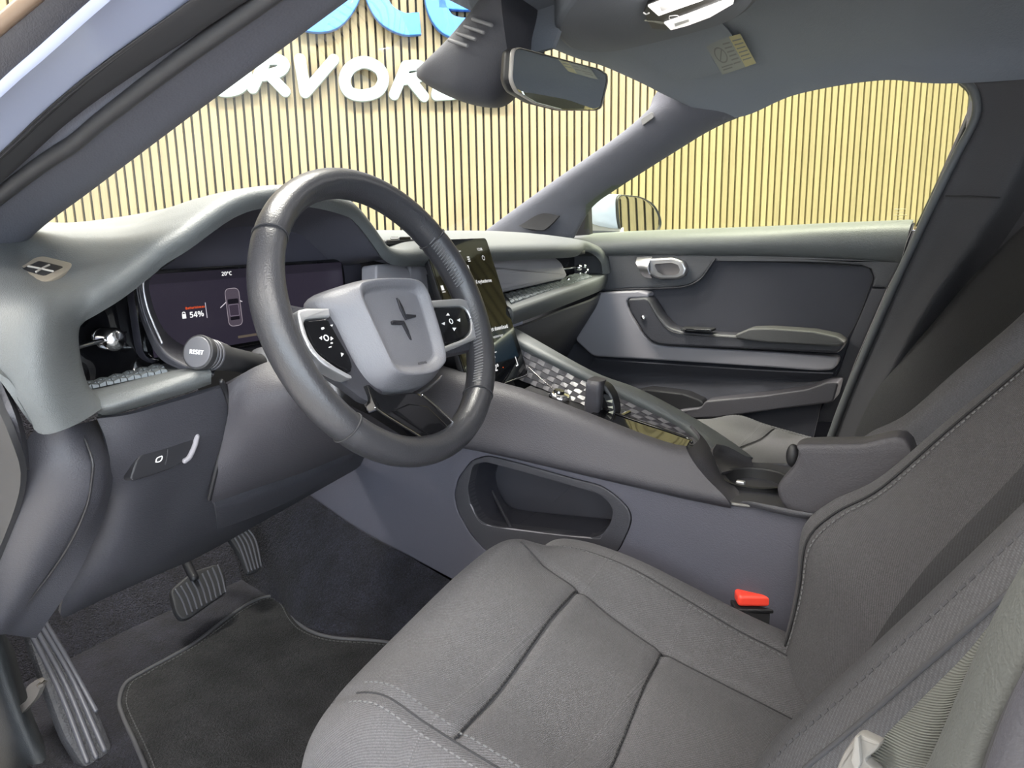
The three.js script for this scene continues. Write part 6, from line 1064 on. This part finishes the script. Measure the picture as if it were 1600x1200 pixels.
  // centre insert of coarser knit, laid a little proud of the shell
  part('backrest_insert', patch(lev.slice(4, 9).map(([h, bi, sd, ins]) => [[xc + 0.088, (sd + ins) / 2 + 0.003], [xc + 0.076, ins + 0.005], [xc + 0.03, ins + 0.002], [xc, ins - 0.001], [xc - 0.03, ins + 0.002], [xc - 0.076, ins + 0.005], [xc - 0.088, (sd * 0.6 + ins) / 2 + 0.003]].map(([x, d]) => backPt(s, x, h, d))), 40, 30, s > 0 ? 0.002 : -0.002), M.seatInsert, bk, 'dark ribbed knit insert of the backrest');
  const bl = (fn) => lev.slice(0, 9).map(L => backPt(s, ...fn(L)));
  const s1 = bl(([h, bi, sd, , , w]) => [xc + w - 0.05, h, bi + (bi * -0.45 + sd * 0.45 + 0.004) * 0.2 + 0.0015]);
  part('seam', rod(s1, 0.0014, 60, 6), M.seam, bk);
  part('stitching', stitches(bl(([h, bi, sd, , , w]) => [xc + w - 0.058, h, bi + (bi * -0.45 + sd * 0.45 + 0.004) * 0.36 + 0.0025]), [0, 0.4, -1], 0.0065, 0.0007), M.thread, bk, 'grey top stitching');
  // outboard side: seam with twin rows of heavy stitching, knit side panel
  const so = bl(([h, , , , bo, w]) => [xc - w + 0.006, h, bo - 0.016]);
  part('seam', rod(so, 0.0016, 60, 6), M.seam, bk);
  part('stitching', stitches(bl(([h, , , , bo, w]) => [xc - w + 0.02, h, bo - 0.0035]), [-s, 0, -1], 0.007, 0.0008, 0.6), M.seam, bk, 'dark heavy stitching');
  part('stitching', stitches(bl(([h, , , , bo, w]) => [xc - w - 0.0008, h, bo - 0.034]), [-s, 0, -0.3], 0.007, 0.0008, 0.6), M.seam, bk, 'dark heavy stitching');
  part('side_panel', patch(lev.slice(0, 9).map(([h, , , , bo, w]) => [[xc - w - 0.0015, bo - 0.04], [xc - w - 0.003, bo - 0.07], [xc - w - 0.0015, -0.1]].map(([x, d]) => backPt(s, x, h, d))), 30, 10, s > 0 ? -0.002 : 0.002), M.seatInsert, bk, 'knit side panel of the backrest');
  const hr = part('headrest', rings([[0.62, 0.07, -0.06], [0.66, 0.11, -0.05], [0.74, 0.125, -0.03], [0.82, 0.115, -0.03], [0.86, 0.08, -0.05]].map(([h, w, d]) => { const r = []; for (let k = 0; k < 16; k++) { const a = k / 16 * 2 * Math.PI; r.push(backPt(s, xc + Math.cos(a) * w, h, d + Math.sin(a) * 0.045)); } return r; }), 32, 24), M.seat, g);
  part('seat_base', box(0.42, 0.1, 0.42, s * -0.38, 0.345, 0.32, 0.02), M.black, g);
  return g;
}
makeSeat(1, 'driver_seat', 'charcoal fabric driver seat in the foreground with stitched bolsters');
makeSeat(-1, 'passenger_seat', 'charcoal fabric passenger seat beyond the console, by the far door');

// ---------------------------------------------------------------- belt buckle, belt and driver's centre pillar
{
  const g = thing('belt_buckle', 'red and black seat belt buckle between driver seat and console', 'belt buckle');
  const bu = [-0.125, 0.5432, 0.3839], tl = new THREE.Matrix4().makeRotationY(0.5).setPosition(...bu);
  const bb = (w, h, d, y, r) => { const q = new RoundedBoxGeometry(w, h, d, 4, r); q.translate(0, y, 0); q.applyMatrix4(tl); return q; };
  part('buckle_body', bb(0.026, 0.09, 0.058, -0.052, 0.004), M.rubber, g, 'black plastic buckle body');
  part('buckle_collar', bb(0.03, 0.006, 0.062, -0.008, 0.002), M.black, g);
  part('release_button', bb(0.024, 0.016, 0.054, 0.004, 0.005), M.red, g, 'bright red release button');

  const b = thing('seat_belt', 'driver seat belt webbing running down beside the seat', 'seat belt');
  const webM = mat(0.06, 0.063, 0.056, 0.85, { bumpMap: tex(64, (u, v) => 255 * (0.5 + 0.5 * Math.sin(u * 2 * Math.PI)), 560, 1), bumpScale: 0.0008 });
  const wl = [[-0.655, 0.7141, 0.5584], [-0.657, 0.7484, 0.5694], [-0.66, 0.782, 0.5871], [-0.664, 0.8144, 0.6041], [-0.667, 0.8403, 0.6153], [-0.672, 0.8811, 0.6334]], wr = [[-0.668, 0.7351, 0.5857], [-0.67, 0.7563, 0.594], [-0.675, 0.7975, 0.6033], [-0.677, 0.8234, 0.6091], [-0.68, 0.8506, 0.6168], [-0.685, 0.8953, 0.6374]];
  part('webbing', patch([wl, mid(wl, wr, 0.5, [-0.003, 0, 0]), wr], 8, 40, 0.0014), webM, b, 'grey ribbed belt webbing');
  part('belt_guide', slab(rounded([[-0.0143, -0.0164], [-0.0088, -0.0043], [-0.0008, 0.0079], [0.0021, 0.0101], [0.0127, 0.0077], [0.0093, 0.0024], [0.0026, -0.0036], [0.011, -0.0084]], [.003, .004, .003, .003, .002, .003, .003, .003], 3), 'beltG', -0.004, 0.004, 0.002), mat(0.11, 0.107, 0.1, 0.45), b, 'pale plastic belt guide');
  part('guide_fold', slab([[0.0007, 0.0093], [0.0027, 0.0099], [0.0022, -0.0041], [-0.0008, -0.0104], [-0.0028, -0.0042]], 'beltG', 0.003, 0.007, 0.001), mat(0.14, 0.137, 0.13, 0.45), b);

  const p = thing('centre_pillar_cover', 'grey plastic pillar cover at the near right edge beside the belt', 'pillar trim');
  const q0 = [[-0.69, 0.7539, 0.5927], [-0.69, 0.782, 0.5995], [-0.692, 0.8233, 0.6083], [-0.695, 0.8606, 0.6176], [-0.7, 0.9103, 0.6326]], q1 = [[-0.71, 0.7768, 0.6127], [-0.71, 0.7964, 0.6151], [-0.712, 0.8205, 0.62], [-0.715, 0.8504, 0.6276], [-0.72, 0.9014, 0.6433]];
  part('pillar_cover', patch([shift(q0, [0.03, 0, 0.01]), q0, mid(q0, q1, 0.5, [-0.008, 0, 0]), q1, shift(q1, [0.01, 0, 0.02])], 16, 24, 0.004), mat(0.042, 0.045, 0.043, 0.6, { bumpMap: T.grain, bumpScale: 0.0003 }), p, 'smooth grey pillar cover');
  const q2 = [[-0.73, 0.7931, 0.6171], [-0.73, 0.8084, 0.6191], [-0.732, 0.8338, 0.6234], [-0.735, 0.8645, 0.631]], q3 = [[-0.74, 0.8117, 0.6439], [-0.74, 0.8258, 0.646], [-0.742, 0.8486, 0.6487], [-0.745, 0.8763, 0.6537]];
  part('pillar_flange', patch([shift(q2, [0.03, 0, 0.004]), q2, q3], 10, 16, 0.004), M.plastic, p, 'pillar flange beyond the dark seal gap');
  part('pillar_seal', rod([[-0.722, 0.7864, 0.6149], [-0.722, 0.8051, 0.6169], [-0.722, 0.83, 0.6218], [-0.722, 0.8603, 0.6303]], 0.004, 20, 8), M.rubber, p);
}
// ---------------------------------------------------------------- footwell
{
  const cp = thing('footwell_carpet', 'dark carpet lining the driver footwell around the mat', 'carpet');
  const FY = 0.352;
  part('floor_carpet', patch([[[-0.66, FY, -0.7], [-0.4, FY, -0.72], [-0.12, FY, -0.72]], [[-0.66, FY, -0.4], [-0.4, FY, -0.4], [-0.14, FY, -0.4]], [[-0.66, FY, 0.4], [-0.4, FY, 0.4], [-0.14, FY, 0.4]]], 20, 20, 0.01), M.carpet, cp);
  part('toe_board', patch([[[-0.68, FY, -0.56], [-0.4, FY, -0.58], [-0.12, FY, -0.56]], [[-0.68, 0.5, -0.66], [-0.4, 0.5, -0.68], [-0.12, 0.5, -0.66]], [[-0.68, 0.78, -0.74], [-0.4, 0.78, -0.74], [-0.12, 0.78, -0.74]]], 12, 16, 0.01), M.carpet, cp);
  part('tunnel_carpet', patch([[[-0.125, 0.5792, -0.5619], [-0.13, 0.554, -0.4463], [-0.13, 0.5032, -0.3005], [-0.13, 0.4768, -0.1872], [-0.13, 0.4464, -0.0701], [-0.13, 0.4183, 0.0827]], [[-0.15, 0.5453, -0.5634], [-0.155, 0.5314, -0.4383], [-0.155, 0.4765, -0.3018], [-0.155, 0.4516, -0.1956], [-0.155, 0.4221, -0.0784], [-0.15, 0.3986, 0.0715]], [[-0.146, 0.44, -0.6291], [-0.1751, 0.42, -0.4704], [-0.2137, 0.4, -0.3186], [-0.1872, 0.39, -0.1997], [-0.1772, 0.38, -0.0766], [-0.1933, 0.37, 0.0742]], [[-0.1406, 0.352, -0.7078], [-0.2006, 0.352, -0.4326], [-0.244, 0.352, -0.3222], [-0.2069, 0.352, -0.1853], [-0.2177, 0.352, -0.0241], [-0.2485, 0.352, 0.1065]]], 20, 30, 0.006), M.carpet, cp, 'carpet rising to the console side');

  const fm = thing('floor_mat', 'dark grey carpet mat with stitched border under the pedals', 'floor mat');
  const mo = [[-0.6558, 0.363, -0.1036], [-0.5967, 0.363, -0.2255], [-0.5715, 0.363, -0.2871], [-0.5385, 0.363, -0.3759], [-0.5197, 0.363, -0.411], [-0.4924, 0.363, -0.4391], [-0.4605, 0.363, -0.4438], [-0.3743, 0.363, -0.447], [-0.2962, 0.363, -0.4676], [-0.2397, 0.363, -0.4785], [-0.2042, 0.363, -0.4745], [-0.1908, 0.363, -0.4558], [-0.198, 0.363, -0.4244], [-0.229, 0.363, -0.3679], [-0.2456, 0.363, -0.3194], [-0.2435, 0.363, -0.2627], [-0.2083, 0.363, -0.1698], [-0.1967, 0.363, -0.0386], [-0.2012, 0.363, 0.1621], [-0.4808, 0.363, 0.3035]].map(p => [p[0], -p[2]]);
  const area = mo.reduce((s, p, i) => { const q = mo[(i + 1) % mo.length]; return s + p[0] * q[1] - q[0] * p[1]; }, 0);
  const mos = smooth((area > 0 ? mo : mo.slice().reverse()).map(p => [p[0], p[1], 0]), 120, true);
  part('mat_pile', slab(mos, [[0, 0, 0], [1, 0, 0], [0, 0, -1]], 0.3525, 0.363, 0.003), M.matPile, fm);
  const bd = mos.map(p => [p[0], 0.3635, -p[1]]);
  part('mat_binding', tube(bd, 0.0032, 240, 8, true), mat(0.05, 0.05, 0.055, 0.7), fm, 'raised bound edge of the mat');
  const cM = mos.reduce((t, p) => [t[0] + p[0] / mos.length, t[1] + p[1] / mos.length], [0, 0]);
  part('binding_stitches', stitches(mos.map((p, i) => { const a = mos[(i + mos.length - 1) % mos.length], b = mos[(i + 1) % mos.length], dx = b[0] - a[0], dy = b[1] - a[1], l = Math.hypot(dx, dy); return [p[0] - dy / l * 0.009, 0.364, -(p[1] + dx / l * 0.009)]; }), [0, 1, 0], 0.007, 0.0006), mat(0.06, 0.06, 0.062, 0.8), fm);

  const pedal = (name, label, fr, outline, ribs, armPts, n = 0.012) => {
    const g = thing(name, label, 'pedal');
    part('pedal_pad', slab(outline, fr, -n, 0, 0.003), M.rubber, g);
    for (const r of ribs) part('rib', rod(r.map(p => { const v = new THREE.Vector3(p[0], p[1], 0.001).applyMatrix4(frameM(fr)); return [v.x, v.y, v.z]; }), 0.0018, 12, 6), M.rubberRib, g);
    part('pedal_arm', rod(armPts, 0.008, 16, 8), M.black, g);
  };
  {
    const A = [[-0.0133, 0.0342], [-0.0321, 0.0155], [-0.0501, -0.0002], [0.3397, 1.5486]], lerp2 = (a, b, t) => [a[0] + (b[0] - a[0]) * t, a[1] + (b[1] - a[1]) * t];
    const tl = [-0.0051, 0.038], tr = [0.0606, 0.0248], br = [0.0407, -0.021], bl = [-0.0273, -0.0264], ribs = [];
    for (let k = 0; k < 9; k++) { const t = k / 8, a = lerp2([-0.0323, 0.0194], [0.0544, 0.0276], t), b = lerp2([-0.0363, -0.0255], [0.0413, -0.02], t), m = lerp2(a, b, 0.5); ribs.push([a, [m[0] + 0.002, m[1] + 0.001], b]); }
    pedal('brake_pedal', 'ribbed black rubber brake pedal above the mat', 'brake', rounded([[-0.0397, 0.0229], [0.0088, 0.0367], [0.0569, 0.0318], [0.061, 0.0167], [0.0454, -0.022], [0.0234, -0.0241], [-0.0359, -0.0331], [-0.0479, -0.0293], [-0.0507, -0.0158]], 0.008, 4), ribs, [[-0.33, 0.4525, -0.4767], [-0.325, 0.4805, -0.496], [-0.32, 0.5116, -0.5029], [-0.315, 0.5506, -0.4985]].map((p, i) => add3(p, [0, 0, -0.012 - i * 0.008])));
    const rb2 = []; for (let k = 0; k < 5; k++) { const t = k / 4; rb2.push([lerp2([-0.0125, 0.0445], [0.0212, 0.0407], t), lerp2([-0.0058, 0.009], [0.028, 0.0044], t), lerp2([-0.0145, -0.0432], [0.0125, -0.0447], t)]); }
    pedal('accelerator_pedal', 'tall ribbed accelerator pedal to the right of the brake pedal', 'gas', rounded([[-0.0196, 0.046], [-0.0008, 0.0506], [0.026, 0.0442], [0.0322, 0.0067], [0.0189, -0.0436], [0.0037, -0.05], [-0.0176, -0.0483], [-0.0115, -0.0148], [-0.0143, 0.0177]], 0.006, 4), rb2, [[-0.235, 0.4808, -0.4689], [-0.235, 0.5046, -0.4996], [-0.235, 0.5083, -0.5426]].map((p, i) => add3(p, [0.01, 0, -0.025 - i * 0.01])));
  }
  {
    const g = thing('footrest', 'ribbed dark footrest at the left of the footwell', 'footrest');
    const o = rounded([[0.0051, 0.1173], [0.0329, 0.1105], [0.0306, 0.0644], [0.017, -0.0339], [0.0048, -0.0872], [-0.0043, -0.0953], [-0.0324, -0.0942], [-0.0364, -0.0839], [-0.0339, -0.0409], [-0.0283, -0.0149], [-0.0106, 0.0551]], 0.01, 4);
    part('rest_pad', slab(o, 'rest', -0.02, 0, 0.005), mat(0.03, 0.03, 0.034, 0.7, { bumpMap: T.pile, bumpScale: 0.0012 }), g);
    for (const [a, m, b] of [[[0.0054, 0.103], [-0.0091, 0.0068], [-0.0298, -0.0844]], [[0.0128, 0.1036], [0.0014, 0.0095], [-0.0187, -0.0865]], [[0.0202, 0.1043], [0.0123, 0.0154], [-0.0062, -0.0855]], [[0.0268, 0.1033], [0.0211, 0.0371], [0.0129, -0.036]]])
      part('rib', rod([a, m, b].map(p => { const v = new THREE.Vector3(p[0], p[1], 0.0005).applyMatrix4(frameM('rest')); return [v.x, v.y, v.z]; }), 0.0035, 24, 6), M.rubberRib, g);
    const h = thing('bonnet_release', 'pale grey release bracket at the footwell edge', 'release lever');
    part('lever', patch([[[-0.648, 0.415, -0.4302], [-0.648, 0.4119, -0.423], [-0.648, 0.4192, -0.405]], [[-0.648, 0.4461, -0.3849], [-0.648, 0.4446, -0.3762], [-0.648, 0.4545, -0.3628]], [[-0.648, 0.4634, -0.3817], [-0.648, 0.4762, -0.3615], [-0.648, 0.4836, -0.3387]], [[-0.648, 0.4826, -0.3552], [-0.648, 0.4852, -0.3471], [-0.648, 0.4809, -0.3365]]], 10, 6, 0.006), mat(0.1, 0.09, 0.08, 0.55), h);
  }
}

renderer.render(scene, camera);
